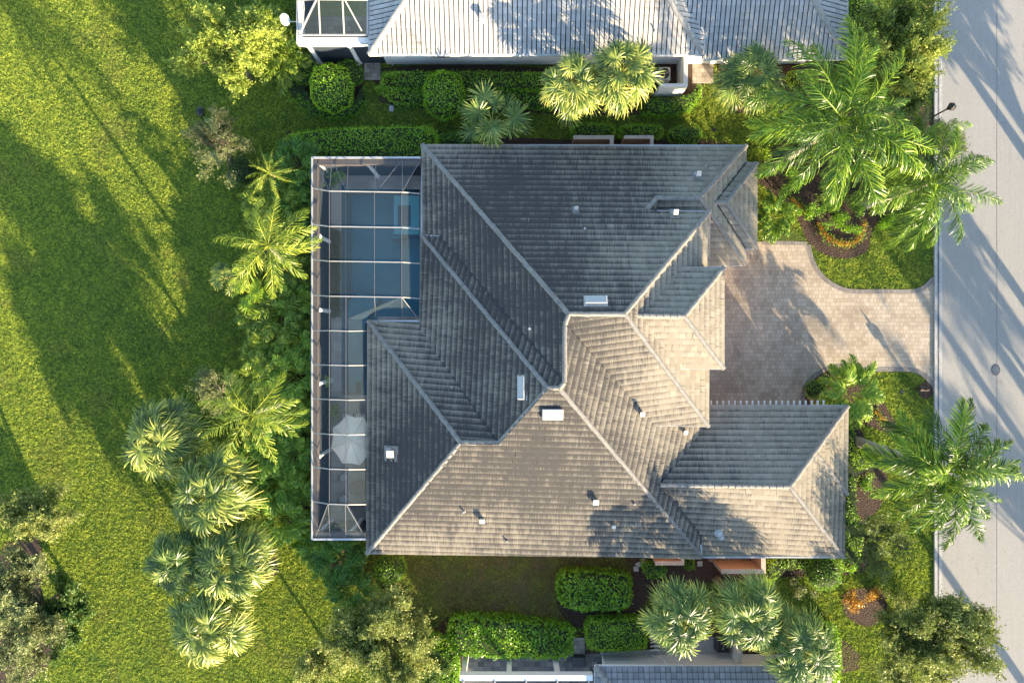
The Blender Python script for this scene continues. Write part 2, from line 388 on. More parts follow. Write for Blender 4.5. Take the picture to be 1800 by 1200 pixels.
M['tile'] = mk_tile('weathered_roof_tile', (.265, .228, .172), (.35, .305, .238), .42, .41, .86, (.062, .057, .053),
                    wear_shade=[(2.5, 6.0, 7.5, 6.5, .25), (-3.5, -1, 7.5, 8.5, .20), (0.0, -8, 10, 5.5, .25), (15, -2, 7, 6, -.14), (12.5, 7, 3.0, 6, -.12)])  # west zone darkens its tiles to deepen the shade on that slope
M['tile_n'] = mk_tile('pale_roof_tile', (.40, .385, .36), (.52, .50, .475), .12, .68, 1.0, (.13, .12, .11))
M['tile_s'] = mk_tile('grey_roof_tile', (.17, .17, .175), (.26, .26, .26), .2, .66, 1.0, (.10, .10, .10))
M['cap'] = simple('ridge_cap_tile', (.235, .22, .20), .8, .25, 4, bmp=.4)
M['cap_n'] = simple('pale_ridge_cap_tile', (.36, .34, .31), .8, .25, 4, bmp=.4)
M['underlay'] = simple('roof_underlay', (.05, .05, .05), .9, .2, 4)
M['flashing'] = simple('valley_flashing_shade', (.03, .03, .035), .6, .2, 4)  # flashing coloured as dark as the shadow in the valleys

# ---------------------------------------------------------------- roofs
def clip_half(poly, ax, val, keep_ge):
    out = []; n = len(poly)
    for i in range(n):
        a = poly[i]; b = poly[(i+1) % n]
        ia = (a[ax] >= val) if keep_ge else (a[ax] <= val); ib = (b[ax] >= val) if keep_ge else (b[ax] <= val)
        if ia: out.append(a)
        if ia != ib:
            t = (val - a[ax])/(b[ax] - a[ax]); p = [a[0]+(b[0]-a[0])*t, a[1]+(b[1]-a[1])*t]; p[ax] = val; out.append(tuple(p))
    return out
class Tiles:
    def __init__(s): s.v = []; s.f = []; s.uv = []; s.r = []; s.u = MB()
    def face(s, pts, cw=.33, cl=.34, lift=.06, stagger=True, gap=0.0, rough=.012):
        pts = [np.array(p, float) for p in pts]
        c = sum(pts)/len(pts); n = np.zeros(3)
        for i in range(len(pts)): n += np.cross(pts[i]-c, pts[(i+1) % len(pts)]-c)
        n /= np.linalg.norm(n)
        if n[2] < 0: n = -n
        up = np.array([0, 0, 1.]) - n*n[2]; up /= np.linalg.norm(up); u = np.cross(up, n)
        o = min(pts, key=lambda p: p[2])
        poly = [(float(np.dot(p-o, u)), float(np.dot(p-o, up))) for p in pts]
        s.u.add([tuple(p - n*.10) for p in pts], [tuple(range(len(pts)))])
        vmin = min(p[1] for p in poly); vmax = max(p[1] for p in poly)
        off = random.random()*20
        k = math.floor(vmin/cl)
        while k*cl < vmax:
            v0, v1 = k*cl, (k+1)*cl
            band = clip_half(clip_half(poly, 1, v0, True), 1, v1, False)
            if len(band) >= 3:
                u0 = min(p[0] for p in band); u1 = max(p[0] for p in band)
                sh = cw*.5*(k % 2) if stagger else 0
                wob = random.uniform(-.006, .006)
                j = math.floor((u0-sh)/cw)
                while j*cw+sh < u1:
                    a, b2 = j*cw+sh, (j+1)*cw+sh
                    cell = clip_half(clip_half(band, 0, a+gap, True), 0, b2-gap, False)
                    if len(cell) >= 3:
                        rr = random.random(); dz = random.uniform(0, rough)+wob; tl = random.uniform(-rough, rough)
                        def hgt(p): return dz + .004 + lift*(1-(p[1]-v0)/cl) + tl*((p[0]-a)/cw-.5)
                        base = len(s.v)
                        for p in cell: s.v.append(o+u*p[0]+up*p[1]+n*hgt(p))
                        s.f.append(list(range(base, base+len(cell)))); s.uv += [(p[0]+off, p[1]) for p in cell]; s.r.append(rr)
                        m_ = len(cell)
                        for q in range(m_):
                            p, p2 = cell[q], cell[(q+1) % m_]
                            flag = (abs(p[1]-v0) < 1e-6 and abs(p2[1]-v0) < 1e-6) or (gap and abs(p[0]-p2[0]) < 1e-6)
                            if flag and (abs(p[0]-p2[0])+abs(p[1]-p2[1])) > .01:
                                base = len(s.v)
                                for pp, lo in ((p, 0), (p2, 0), (p2, 1), (p, 1)):
                                    s.v.append(o+u*pp[0]+up*pp[1]+n*(-.02 if lo else hgt(pp)))
                                s.f.append([base+3, base+2, base+1, base]); s.uv += [(pp[0]+off, pp[1]) for pp in (p2, p2, p, p)][:4]; s.r.append(rr*.3)
                    j += 1
            k += 1
    def build(s, name, mat, parent):
        me = bpy.data.meshes.new(name); me.from_pydata([tuple(p) for p in s.v], [], s.f); me.update()
        # upward-facing tops
        uvl = me.uv_layers.new(name='UVMap'); uvl.data.foreach_set('uv', np.array(s.uv, dtype=np.float32).ravel())
        a = me.attributes.new('rnd', 'FLOAT', 'FACE'); a.data.foreach_set('value', np.array(s.r, dtype=np.float32))
        me.materials.append(mat); o = link(name, me, parent)
        if s.u.v: s.u.build('roof_deck', M['underlay'], o)
        return o
def caps(mb, a, b, w_=.26, h_=.09, seg=.36):
    """run of overlapping angled cap tiles from low end a to high end b"""
    a = Vector(a); b = Vector(b)
    if a.z > b.z: a, b = b, a
    d = b-a; n = max(1, round(d.length/seg)); dn = d.normalized()
    side = dn.cross(Vector((0, 0, 1))).normalized(); up = side.cross(dn).normalized()
    for i in range(n):
        p = a + d*(i/n); q = a + d*((i+1.15)/n) if i < n-1 else b
        j = random.uniform(-.012, .012)
        sec0 = [(-w_*.53, -.03), (-w_*.42, h_*.72+.035), (-w_*.16, h_+.05), (w_*.16, h_+.05), (w_*.42, h_*.72+.035), (w_*.53, -.03)]
        sec1 = [(x*.88, z-.035) for x, z in sec0]
        vs = [p+side*(x+j)+up*z for x, z in sec0] + [q+side*(x+j)+up*z for x, z in sec1]
        fs = [(k, k+1, 7+k, 6+k) for k in range(5)] + [(0, 1, 2, 3, 4, 5)[::-1], (6, 7, 8, 9, 10, 11)]
        mb.add(vs, fs)

VV = dict(A=(742,255,3,1), B=(1311,256,3,1), C0=(1311,286,3,1), C=(1330,287,3,1), Dd=(1330,436,3,1), D1=(1310,437,3,1), D=(1309,466,3,1), Dw=(1247,467,3,1),
 K1=(1257,355,3.8,0), K2=(1277,357,3.8,0), Q=(1230,348,4.3,0), Q2=(1154,348,4.3,0), T3=(1137,368,4.6,0), U2=(1155,371,4.65,0), U1=(1247,372,4.65,0),
 R1=(1000,552,6.9,0), R2=(1098,552,6.9,0), E2c=(1245,749,4.65,0), V2=(1148,747,4.6,0), N1=(993,570,6.75,0), N2=(992,672,6.6,0), N3=(983,682,6.5,0), N4=(963,682,6.45,0),
 Vw1=(773,414,3.3,0), Aw=(741,414,3,1), M1=(877,778,5.35,0), M0=(810,778,5.35,0), Vw2=(738,578,3.05,1), W3b=(738,564,3,1), W3a=(647,564,3,1), SW=(645,972,3,1), SE1=(1232,978,3,1),
 Gv2=(1233,940,3.1,0), Gv1=(1160,852,4.4,1), Gx=(1230,754,3.3,0), Vx=(1150,722,4.5,0), Vy=(1230,722,3.4,0), G0=(1232,713,3,1), G1=(1490,713,3,1), Gk=(1432,794,3.9,0), Gr=(1388,855,4.5,1), Ge=(1489,868,3,1), Gf=(1483,870,3,1), Gs=(1483,979,3,1), Gt=(1233,979,3,1),
 ev1=(1190,470,5.45,1), e2=(1272,470,5.45,1), e3=(1272,648,5.45,1), e4=(1187,648,5.45,1), er1=(1118,554,6.6,0), er2=(1203,556,6.55,0),
 T1=(1247,374,4.05,1), T2=(1156,374,4.05,1))
FACES = ['A B Q Q2 T3 U2 U1 R2 R1', 'A R1 N1 N2 Vw1 Aw', 'Aw Vw1 N2 N3 N4', 'Aw N4 M1 Vw2', 'W3a W3b Vw2 M1 M0', 'W3a M0 SW', 'SW SE1 N3 N4 M1 M0',
 'N1 N2 N3 SE1 Gv2 Gv1 Gx Vy Vx V2', 'R1 R2 E2c V2 N1', 'R2 U1 E2c', 'B C0 K1 D1 D Q', 'C0 C K2 K1', 'C Dd K2', 'Dd D1 K1 K2', 'Q D Dw T1', 'Q2 Q T1 T2', 'Q2 T2 T3',
 'G0 G1 Gk Gr Gv1 Gx', 'G1 Ge Gk', 'Gr Gk Ge Gf Gs', 'Gv1 Gr Gs Gt Gv2', 'ev1 e2 er2 er1', 'er1 er2 e3 e4', 'er2 e2 e3']
FACES = [f.split() for f in FACES]
Z = {k: v[2] for k, v in VV.items()}
def wp(k): return at(VV[k][0], VV[k][1], Z[k])
for it in range(60):                         # relax heights so that every roof face is flat
    acc = {k: [] for k in VV}
    for f in FACES:
        P = np.array([wp(k) for k in f]); c = P.mean(0); A_ = np.c_[P[:, :2]-c[:2], np.ones(len(f))]
        wgt = np.array([3. if VV[k][3] else 1. for k in f])
        s_, *_ = np.linalg.lstsq(A_*wgt[:, None], P[:, 2]*wgt, rcond=None)
        for k in f:
            rx, ry = (VV[k][0]-900)/1200, (600-VV[k][1])/1200      # point on the view ray: (rx*(H-z), ry*(H-z), z)
            # z = s0*(rx*(H-z)-cx)+s1*(ry*(H-z)-cy)+s2
            num = s_[0]*(rx*H-c[0])+s_[1]*(ry*H-c[1])+s_[2]; den = 1+s_[0]*rx+s_[1]*ry
            acc[k].append(num/den)
    for k in VV:
        if not VV[k][3] and acc[k]: Z[k] = .5*Z[k]+.5*float(np.mean(acc[k]))
print('ROOF Z', {k: round(v, 2) for k, v in Z.items() if not VV[k][3]})

house = empty('house', (0, 0, 0), 'big house in the middle with weathered brownish grey hipped tile roof', 'house')
T = Tiles()
for f in FACES: T.face([wp(k) for k in f])
roof = T.build('roof', M['tile'], house)
for ab in ['A R1', 'R1 R2', 'R2 U1', 'R2 E2c', 'R1 N1', 'N1 N2', 'N2 N3', 'N3 N4', 'Aw N4', 'N4 M1', 'M1 M0', 'M0 W3a', 'M0 SW', 'N3 SE1', 'B Q', 'Q D', 'Q Q2', 'Q2 T3',
             'K1 K2', 'K2 C', 'K2 Dd', 'Gv1 Gr', 'Gr Gk', 'Gk G1', 'Gk Ge', 'Gr Gs', 'er1 er2', 'er2 e2', 'er2 e3']:
    a, b = ab.split()
    cm = MB(); caps(cm, wp(a), wp(b)); cm.build('ridge_cap', M['cap'], roof)
for a, b in [('Vw1', 'N2'), ('Vw2', 'M1'), ('N1', 'V2'), ('Gv1', 'Gx'), ('Gv1', 'Gv2'), ('er1', 'ev1'), ('er1', 'e4'), ('K1', 'C0'), ('K1', 'D1')]:
    pa, pb = Vector(wp(a)), Vector(wp(b)); fl = MB(); fl.bar(pa+Vector((0, 0, .06)), pb+Vector((0, 0, .06)), .08, .03)
    fl.build('valley_flashing_shade', M['flashing'], roof)  # strip carries the valley shadow in its colour
def gutter_run(mb, pts, z=None, w_=.09, h_=.13):
    for i in range(len(pts)-1):
        a, b = Vector(pts[i]), Vector(pts[i+1])
        mb.bar(a-Vector((0, 0, .06)), b-Vector((0, 0, .06)), w_, h_)
g = MB()
for run in ['A B C0 C Dd D1 D Dw', 'Vw1 Aw Vw2', 'Vw2 W3b W3a SW SE1', 'Gt Gs Gf Ge G1 G0', 'V2 E2c U1 U2', 'e4 e3 e2 ev1', 'A Aw']:
    ks = run.split(); gutter_run(g, [wp(k) for k in ks])
g.add([wp('U1'), wp('U2'), (wp('U2')[0], wp('U2')[1], 4.0), (wp('U1')[0], wp('U1')[1], 4.0)], [(0, 1, 2, 3)])
g.bar(Vector(wp('SE1'))-Vector((0, 0, .03)), Vector(at(1232, 955, 3.08)), .12, .14)
g.build('gutter', M['gutter'], house)
walls = MB()
def wrect(x0, y0, x1, y1, ze, top=None, ins=.55):
    a = at(x0, y0, ze); b = at(x1, y1, ze); walls.box(a[0]+ins, b[0]-ins, b[1]+ins, a[1]-ins, -.1, (top or ze)-.08)
wrect(742, 255, 1311, 440, 3); wrect(742, 400, 1240, 600, 3); wrect(1240, 287, 1330, 436, 3); wrect(1200, 256, 1309, 466, 3, ins=.53)
wrect(741, 414, 1230, 960, 3, ins=.5); wrect(647, 564, 1232, 978, 3, ins=.52); wrect(1100, 713, 1488, 872, 3, ins=.57); wrect(1180, 730, 1483, 979, 3, ins=.51)
wrect(1100, 372, 1246, 749, 4.65, 4.5, ins=.5); wrect(1180, 470, 1272, 648, 5.45, 5.35, ins=.45)
walls.build('wall', M['peach'], house)
# garage doors and windows on the walls (seen only from the side)
def on_wall(name, px, py, w_, h_, z0, axis, ze, mat, ins=.55, sgn=1):
    x, y, _ = at(px, py, ze); mb = MB()
    if axis == 'x': x -= sgn*ins; mb.box(x-.03, x+sgn*.04, y-w_/2, y+w_/2, z0, z0+h_)
    else: y -= sgn*ins; mb.box(x-w_/2, x+w_/2, y-.03, y+sgn*.04, z0, z0+h_)
    return mb.build(name, mat, house)
on_wall('garage_door', 1340, 713, 4.8, 2.3, .05, 'y', 3, M['garage'], .57)
on_wall('front_door', 1272, 560, 1.6, 2.5, .1, 'x', 5.45, M['bronze'], .45)
for (px, py, ax, s, ze, ins) in [(1330, 360, 'x', 1, 3, .55), (1488, 790, 'x', 1, 3, .57), (1483, 930, 'x', 1, 3, .51), (880, 255, 'y', 1, 3, .55), (1000, 255, 'y', 1, 3, .55), (800, 978, 'y', -1, 3, .52), (1000, 978, 'y', -1, 3, .52)]:
    f = on_wall('window', px, py, 1.5, 1.3, .9, ax, ze, M['white'], ins, s)
    x, y, _ = at(px, py, ze); mb = MB()
    if ax == 'x': x -= s*ins; mb.box(x, x+s*.05, y-.65, y+.65, 1.0, 2.1)
    else: y -= s*ins; mb.box(x-.65, x+.65, y, y+s*.05, 1.0, 2.1)
    mb.build('pane', M['glass'], f)

def zroof(px, py, faces=None):
    """height of the highest main-roof face under the pixel"""
    best = None
    for f in FACES:
        P = [wp(k) for k in f]; Q = [(VV[k][0], VV[k][1]) for k in f]
        inside = False
        for i in range(len(Q)):
            (x1, y1), (x2, y2) = Q[i], Q[(i+1) % len(Q)]
            if (y1 > py) != (y2 > py) and px < (x2-x1)*(py-y1)/(y2-y1)+x1: inside = not inside
        if inside:
            P = np.array(P); c = P.mean(0); A_ = np.c_[P[:, :2]-c[:2], np.ones(len(P))]; s_, *_ = np.linalg.lstsq(A_, P[:, 2], rcond=None)
            rx, ry = (px-900)/1200, (600-py)/1200
            z = (s_[0]*(rx*H-c[0])+s_[1]*(ry*H-c[1])+s_[2])/(1+s_[0]*rx+s_[1]*ry)
            if best is None or z > best[0]: best = (z, s_[0], s_[1])
    return best
def vent_box(px, py, w_, l_, h_, ax='x', hood=True):
    """low ridge-style vent lying on the slope"""
    z, sx, sy = zroof(px, py); x, y, _ = at(px, py, z); mb = MB()
    n = Vector((-sx, -sy, 1)).normalized(); u = (Vector((1, 0, sx)) if ax == 'x' else Vector((0, 1, sy))).normalized(); v = n.cross(u).normalized()
    p = Vector((x, y, z+.05))
    def bx(cu, cv, wu, wv, z0, z1, tp=1.0):
        vs = [p+u*(cu+a*wu/2)+v*(cv+b*wv/2)+n*z0 for a, b in ((-1, -1), (1, -1), (1, 1), (-1, 1))] + [p+u*(cu+a*wu/2*tp)+v*(cv+b*wv/2*tp)+n*z1 for a, b in ((-1, -1), (1, -1), (1, 1), (-1, 1))]
        mb.add(vs, [(3, 2, 1, 0), (4, 5, 6, 7), (0, 1, 5, 4), (1, 2, 6, 5), (2, 3, 7, 6), (3, 0, 4, 7)])
    bx(0, 0, w_+.16, l_+.18, -.01, .015); bx(0, 0, w_, l_*.9, .015, h_*.75, .96); bx(0, 0, w_*1.05, l_, h_*.75, h_, .93)
    return mb.build('roof_vent', M['metal'], roof)
vent_box(1047, 529, 1.05, .42, .22); vent_box(918, 681, 1.15, .38, .2, 'y'); vent_box(971, 725, 1.02, .6, .26)
def gooseneck(px, py, s=.26):
    z, sx, sy = zroof(px, py); x, y, _ = at(px, py, z); mb = MB((0, 0, 0))
    mb.box(x-s*.8, x+s*.8, y-s*.8, y+s*.8, z-.05, z+.07)
    mb.box(x-s*.42, x+s*.42, y-s*.42, y+s*.42, z, z+.34)
    mb.add([(x-s*.6, y-s*.75, z+.30), (x+s*.6, y-s*.75, z+.30), (x+s*.6, y+s*.6, z+.40), (x-s*.6, y+s*.6, z+.40),
            (x-s*.6, y-s*.65, z+.40), (x+s*.6, y-s*.65, z+.40), (x+s*.6, y+s*.5, z+.54), (x-s*.6, y+s*.5, z+.54)],
           [(3, 2, 1, 0), (4, 5, 6, 7), (0, 1, 5, 4), (1, 2, 6, 5), (2, 3, 7, 6), (3, 0, 4, 7)])
    v_ = mb.build('roof_vent', M['metal'], roof)
    mb = MB(); mb.add([(x-s*1.3, y-s*1.5, z+.045-sy*s*1.5-sx*s*1.3), (x+s*1.3, y-s*1.5, z+.045-sy*s*1.5+sx*s*1.3), (x+s*1.3, y+s*1.2, z+.085+sy*s*1.2+sx*s*1.3), (x-s*1.3, y+s*1.2, z+.085+sy*s*1.2-sx*s*1.3)], [(0, 1, 2, 3)]); o = mb.build('flashing', M['cap'], roof)
for p in [(848, 912, .22), (1046, 879, .25), (1077, 922, .18), (1225, 308, .2), (1012, 368, .14), (1185, 375, .2), (688, 795, .32), (1127, 726, .2), (1202, 758, .18)]: gooseneck(*p)
def pipe(px, py, r=.05, h=.35):
    z, sx, sy = zroof(px, py); x, y, _ = at(px, py, z); mb = MB(); mb.lathe((x, y, z), [(r*2, -.05), (r*1.6, .09), (r, .1), (r, h), (r*.6, h)], 10)
    mb.build('vent_pipe', M['metal'], roof)
for p in [(816, 898), (891, 949), (1114, 884), (1028, 402, .04, .25), (1240, 292, .03, .2), (931, 578), (794, 680, .03, .2), (1110, 963, .03, .15)]: pipe(*p)
pipe(1263, 936, .13, .25); pipe(1267, 943, .1, .25)

# ---------------------------------------------------------------- ground
def bigsheet(name, x0, x1, y0, y1, z, mat):
    me = bpy.data.meshes.new(name); me.from_pydata([(x0, y0, z), (x1, y0, z), (x1, y1, z), (x0, y1, z)], [], [(0, 1, 2, 3)]); me.update(); me.materials.append(mat)
    return tag(link(name, me), kind='structure')
PX0, PX1, PY0, PY1 = -10.4, -4.6, -3.4, 9.3       # opening in the ground for the pool basin
GX0, GX1, GY0, GY1 = -34.0, 28.0, -24.0, 24.0
def vnoise(nx, ny, per, rg):
    gx_, gy_ = int(nx/per)+3, int(ny/per)+3; G = rg.random((gy_, gx_)); x = np.arange(nx)/per; y = np.arange(ny)/per
    xi = x.astype(int); yi = y.astype(int); fx = x-xi; fy = y-yi; fx = fx*fx*(3-2*fx); fy = (fy*fy*(3-2*fy))[:, None]
    a = G[yi][:, xi]*(1-fx)+G[yi][:, xi+1]*fx; b = G[yi+1][:, xi]*(1-fx)+G[yi+1][:, xi+1]*fx; return a*(1-fy)+b*fy
st_ = .075; nx, ny = int((GX1-GX0)/st_)+1, int((GY1-GY0)/st_)+1; xs = np.linspace(GX0, GX1, nx); ys_ = np.linspace(GY0, GY1, ny); rg = np.random.default_rng(3)
hh = .035*vnoise(nx, ny, 1.15, rg)+.02*vnoise(nx, ny, 2.6, rg)-.055
Xg, Yg = np.meshgrid(xs, ys_); edge_ = (np.minimum.reduce([Xg-GX0, GX1-Xg, Yg-GY0, GY1-Yg]) < .001); hh[edge_] = 0
Vg = np.stack([Xg+rg.normal(size=Xg.shape)*.012*(~edge_), Yg+rg.normal(size=Xg.shape)*.012*(~edge_), np.minimum(hh, 0)], -1).reshape(-1, 3)
I = np.arange(nx*ny).reshape(ny, nx); Fg = np.stack([I[:-1, :-1], I[:-1, 1:], I[1:, 1:], I[1:, :-1]], -1).reshape(-1, 4)
cx_ = (Xg[:-1, :-1]+st_/2).ravel(); cy_ = (Yg[:-1, :-1]+st_/2).ravel(); Fg = Fg[~((cx_ > PX0) & (cx_ < PX1) & (cy_ > PY0) & (cy_ < PY1))]
n0 = len(Vg); ex = [(-350, -350), (350, -350), (350, 350), (-350, 350), (GX0, GY0), (GX1, GY0), (GX1, GY1), (GX0, GY1)]
Vg = np.concatenate([Vg, [(a, b, 0) for a, b in ex]]); Fg = np.concatenate([Fg, [(n0, n0+1, n0+5, n0+4), (n0+1, n0+2, n0+6, n0+5), (n0+2, n0+3, n0+7, n0+6), (n0+3, n0, n0+4, n0+7)]])
tag(link('lawn_ground', npmesh('lawn_ground', Vg, Fg, M['grass'], smooth=False)), kind='structure')
xr0 = at(1655, 0)[0]; xk0 = at(1641, 0)[0]
bigsheet('road', xr0, xr0+8.2, -350, 350, .008, M['road'])
mb = MB(); n_ = 60
for (a, b, z0, z1) in ((xk0, xk0+.17, 0, .11),):
    mb.box(a, b, -350, 350, z0-.02, z1)
k_ = mb.build('kerb', M['kerb']); tag(k_, kind='structure')
mb = MB(); mb.box(xr0+8.2, xr0+8.37, -350, 350, -.02, .12); tag(mb.build('kerb', M['kerb']), kind='structure')
bigsheet('gutter_channel', xk0+.17, xk0+.33, -350, 350, .012, M['gutter_pan'])
bigsheet('gutter_edge', xk0+.33, xr0+.02, -350, 350, .016, M['kerb'])
sx_ = at(1752, 0)[0]
bigsheet('road_seam', sx_-.012, sx_+.012, -350, 350, .012, M['seam'])
# driveway
DR = [(1232, 468), (1300, 425), (1418, 425), (1423, 448), (1434, 474), (1452, 494), (1474, 506), (1496, 511), (1606, 511), (1626, 503), (1641, 486),
      (1641, 690), (1634, 671), (1618, 657), (1596, 651), (1508, 651), (1470, 645), (1440, 654), (1420, 672), (1411, 695), (1410, 760), (1215, 760)]
sheet('driveway', DR, .012, M['pavers'])
def band(name, pts, w_px, z, mat):
    P = []
    for i, p in enumerate(pts):
        a = Vector(pts[max(i-1, 0)]); b = Vector(pts[min(i+1, len(pts)-1)]); d = (b-a).normalized(); P.append((Vector(p), Vector((-d.y, d.x))*w_px/2))
    poly = [tuple(p+n) for p, n in P] + [tuple(p-n) for p, n in reversed(P)]
    return sheet(name, poly, z, mat)
def sm_open(pts, n=5):
    q = [Vector(pts[0])*2-Vector(pts[1])] + [Vector(p) for p in pts] + [Vector(pts[-1])*2-Vector(pts[-2])]; out = []
    for i in range(1, len(q)-2):
        p0, p1, p2, p3 = q[i-1:i+3]
        for k in range(n):
            t = k/n; out.append(tuple(.5*((2*p1)+(-p0+p2)*t+(2*p0-5*p1+4*p2-p3)*t*t+(-p0+3*p1-3*p2+p3)*t**3)))
    out.append(tuple(pts[-1])); return out
band('paver_border', sm_open([(1340, 427), (1380, 427), (1417, 428)]), 7, .018, M['border'])
band('paver_border', sm_open([(1421, 430), (1425, 450), (1436, 474), (1453, 493), (1475, 506), (1500, 512), (1550, 512), (1604, 512), (1626, 504), (1641, 489)]), 8, .0185, M['border'])
band('paver_border', sm_open([(1411, 712), (1412, 692), (1421, 671), (1441, 654), (1470, 644), (1508, 649), (1550, 649), (1596, 649), (1618, 655), (1634, 669), (1641, 684)]), 8, .019, M['border'])

# mulch beds
beds = [
 [(1315, 300), (1345, 330), (1395, 372), (1420, 425), (1450, 448), (1490, 455), (1525, 440), (1536, 400), (1600, 340), (1645, 300), (1645, 190), (1500, 170), (1400, 230)],
 [(1413, 712), (1416, 688), (1432, 664), (1460, 655), (1500, 668), (1545, 690), (1560, 720), (1575, 745), (1560, 760), (1520, 745), (1490, 740), (1489, 700)],
 [(1488, 740), (1510, 750), (1530, 790), (1550, 800), (1560, 850), (1545, 895), (1520, 920), (1530, 990), (1490, 1010), (1350, 1012), (1345, 985), (1480, 960)],
 [(680, 110), (960, 110), (1150, 165), (1230, 175), (1236, 150), (1225, 112), (1260, 112), (1262, 146), (1290, 195), (1360, 200), (1430, 190), (1470, 112), (1470, 90), (680, 90)],
 [(672, 120), (955, 120), (1160, 175), (1150, 200), (960, 200), (690, 185), (672, 160)],
 [(800, 236), (1000, 246), (1240, 246), (1240, 262), (735, 262), (735, 240)],
 [(500, 240), (540, 232), (765, 225), (775, 300), (540, 300), (545, 940), (640, 960), (640, 985), (580, 1000), (520, 950), (500, 880), (480, 780), (480, 700), (500, 600), (480, 520), (460, 430), (480, 340)],
 [(500, 110), (560, 96), (655, 112), (640, 118), (640, 180), (610, 200), (570, 202), (530, 185), (500, 150)],
 [(1110, 960), (1350, 960), (1350, 1015), (1290, 1020), (1180, 1030), (1130, 1060), (1120, 1100), (1010, 1100), (980, 1040), (1060, 1000), (1115, 1005)],
 [(785, 1085), (900, 1090), (1003, 1105), (1005, 1165), (1030, 1165), (1030, 1090), (1145, 1088), (1300, 1100), (1460, 1110), (1460, 1190), (790, 1190)],
 [(30, 950), (60, 940), (78, 985), (70, 1040), (85, 1070), (110, 1110), (100, 1150), (60, 1190), (0, 1200), (0, 980)],
 [(445, 940), (478, 960), (488, 1000), (470, 1022), (440, 1010), (430, 960)],
 [(1480, 1050), (1500, 1035), (1545, 1035), (1560, 1070), (1530, 1100), (1490, 1085)]]
for i, b in enumerate(beds): sheet('mulch_bed', b, .004+.0006*i, M['mulch'], smooth=4)
ringp = [(1627+13*math.cos(t*math.pi/8), 686+15*math.sin(t*math.pi/8)) for t in range(16)]
sheet('mulch_bed', ringp, .02, M['mulch'])
sheet('lawn_patch', [(1345, 395), (1395, 400), (1418, 423), (1340, 424)], .016, M['grass'])
# paths and patios
sheet('garden_path', [(640, 108), (669, 108), (669, 141), (640, 141)], .014, M['path'])
sheet('garden_path', [(1217, 110), (1254, 110), (1254, 147), (1217, 147)], .0145, M['path'])
sheet('garden_path', [(1003, 1120), (1028, 1120), (1028, 1150), (1003, 1150)], .0148, M['path'])
sheet('patio', [(545, 108), (690, 108), (690, 30), (545, 30)], .0149, M['patio'])
sheet('patio', [(812, 1148), (1060, 1148), (1060, 1210), (812, 1210)], .0152, M['patio'])
sheet('service_pad', [(1055, 1149), (1306, 1149), (1306, 1146), (1306, 1118), (1150, 1118), (1150, 1140), (1055, 1146)], .0155, M['kerb'])
sheet('service_pad', [(1158, 112), (1210, 112), (1210, 150), (1158, 150)], .0157, M['mulch'])
for p in [(1118, 999, 0), (1122, 992, .5), (1131, 986, .9), (1230, 990, 0)]:
    x, y, _ = at(p[0], p[1]); mb = MB((x, y, 0)); c_, s_ = math.cos(p[2]), math.sin(p[2]); r = .15
    mb.prism([(x+r*(a*c_-b*s_), y+r*(a*s_+b*c_)) for a, b in ((-1, -1), (1, -1), (1, 1), (-1, 1))], -.01, .045)
    o = mb.build('stepping_stone', M['kerb'], bevel=.01)
    tag(o, {1118: 'square stepping stone farthest from the house wall in the curved row', 1122: 'middle square stepping stone in the curved row of three', 1131: 'square stepping stone nearest the eave in the curved row', 1230: 'lone square stepping stone between the two peach planter walls'}[p[0]], 'stepping stone', 'stepping stones beside the house')
# ---------------------------------------------------------------- pool deck, pool, cage
def gx(px): return at(px, 0)[0]
def gy(py): return at(0, py)[1]
X0, X1, X2, XM = gx(608), gx(738), gx(664), gx(570)
Y0, Y1, Y2 = gy(333), gy(556), gy(694)
me = bpy.data.meshes.new('pool_deck')
def rects_mesh(rs, z):
    v = []; f = []
    for (a, b, c, d) in rs:
        n = len(v); v += [(a, c, z), (b, c, z), (b, d, z), (a, d, z)]; f.append((n, n+1, n+2, n+3))
    return v, f
XW, XE, YN, YS = gx(574), gx(775), gy(302), gy(915)
v, f = rects_mesh([(XW, X0, YS, YN), (X0, XE, Y0, YN), (X1, XE, Y1, Y0), (X2, XE, Y2, Y1), (X0, XE, YS, Y2)], .03)
me.from_pydata(v, [], f); me.update(); me.materials.append(M['deck']); tag(link('pool_deck', me), kind='structure')
pool = empty('swimming_pool', ((X0+X1)/2, (Y0+Y1)/2, 0), 'blue swimming pool with a square spa under the screen cage', 'pool')
po = Vector(pool.location)
def pb(name, mb, mat, parent=pool, **k):
    mb.o = po; mb.v = [tuple(Vector(p)-po) for p in mb.v]; return mb.build(name, mat, parent, **k)
mb = MB(); D = -1.5
mb.add([(X0, Y0, D), (X1, Y0, D), (X1, Y1, D), (X0, Y1, D)], [(0, 1, 2, 3)])
mb.add([(X0, Y1, D), (X2, Y1, D), (X2, Y2, D), (X0, Y2, D)], [(0, 1, 2, 3)])
P_ = [(X0, Y0), (X1, Y0), (X1, Y1), (X2, Y1), (X2, Y2), (X0, Y2)]
for i in range(6):
    a, b = P_[i], P_[(i+1) % 6]; mb.add([(*a, D), (*b, D), (*b, .02), (*a, .02)], [(0, 1, 2, 3)])
pb('basin', mb, M['pool'])
mb = MB(); q = sm_open([at(609, 690)[:2], at(609, 528)[:2], at(662, 522)[:2], at(650, 545)[:2], at(636, 580)[:2], at(635, 650)[:2], at(632, 672)[:2], at(622, 672)[:2], at(622, 690)[:2]], 3)
mb.prism(q, D+.02, -.55); pb('tanning_shelf', mb, M['pool_shelf'])
mb = MB(); mb.box(gx(692), gx(737), gy(344), gy(412), D+.02, -.02)
spa = pb('spa', mb, M['pool_shelf'])
mb = MB(); mb.box(gx(699), gx(722), gy(361), gy(397), -.03, -.012); pb('spa_seat', mb, M['pool_tile'], spa)
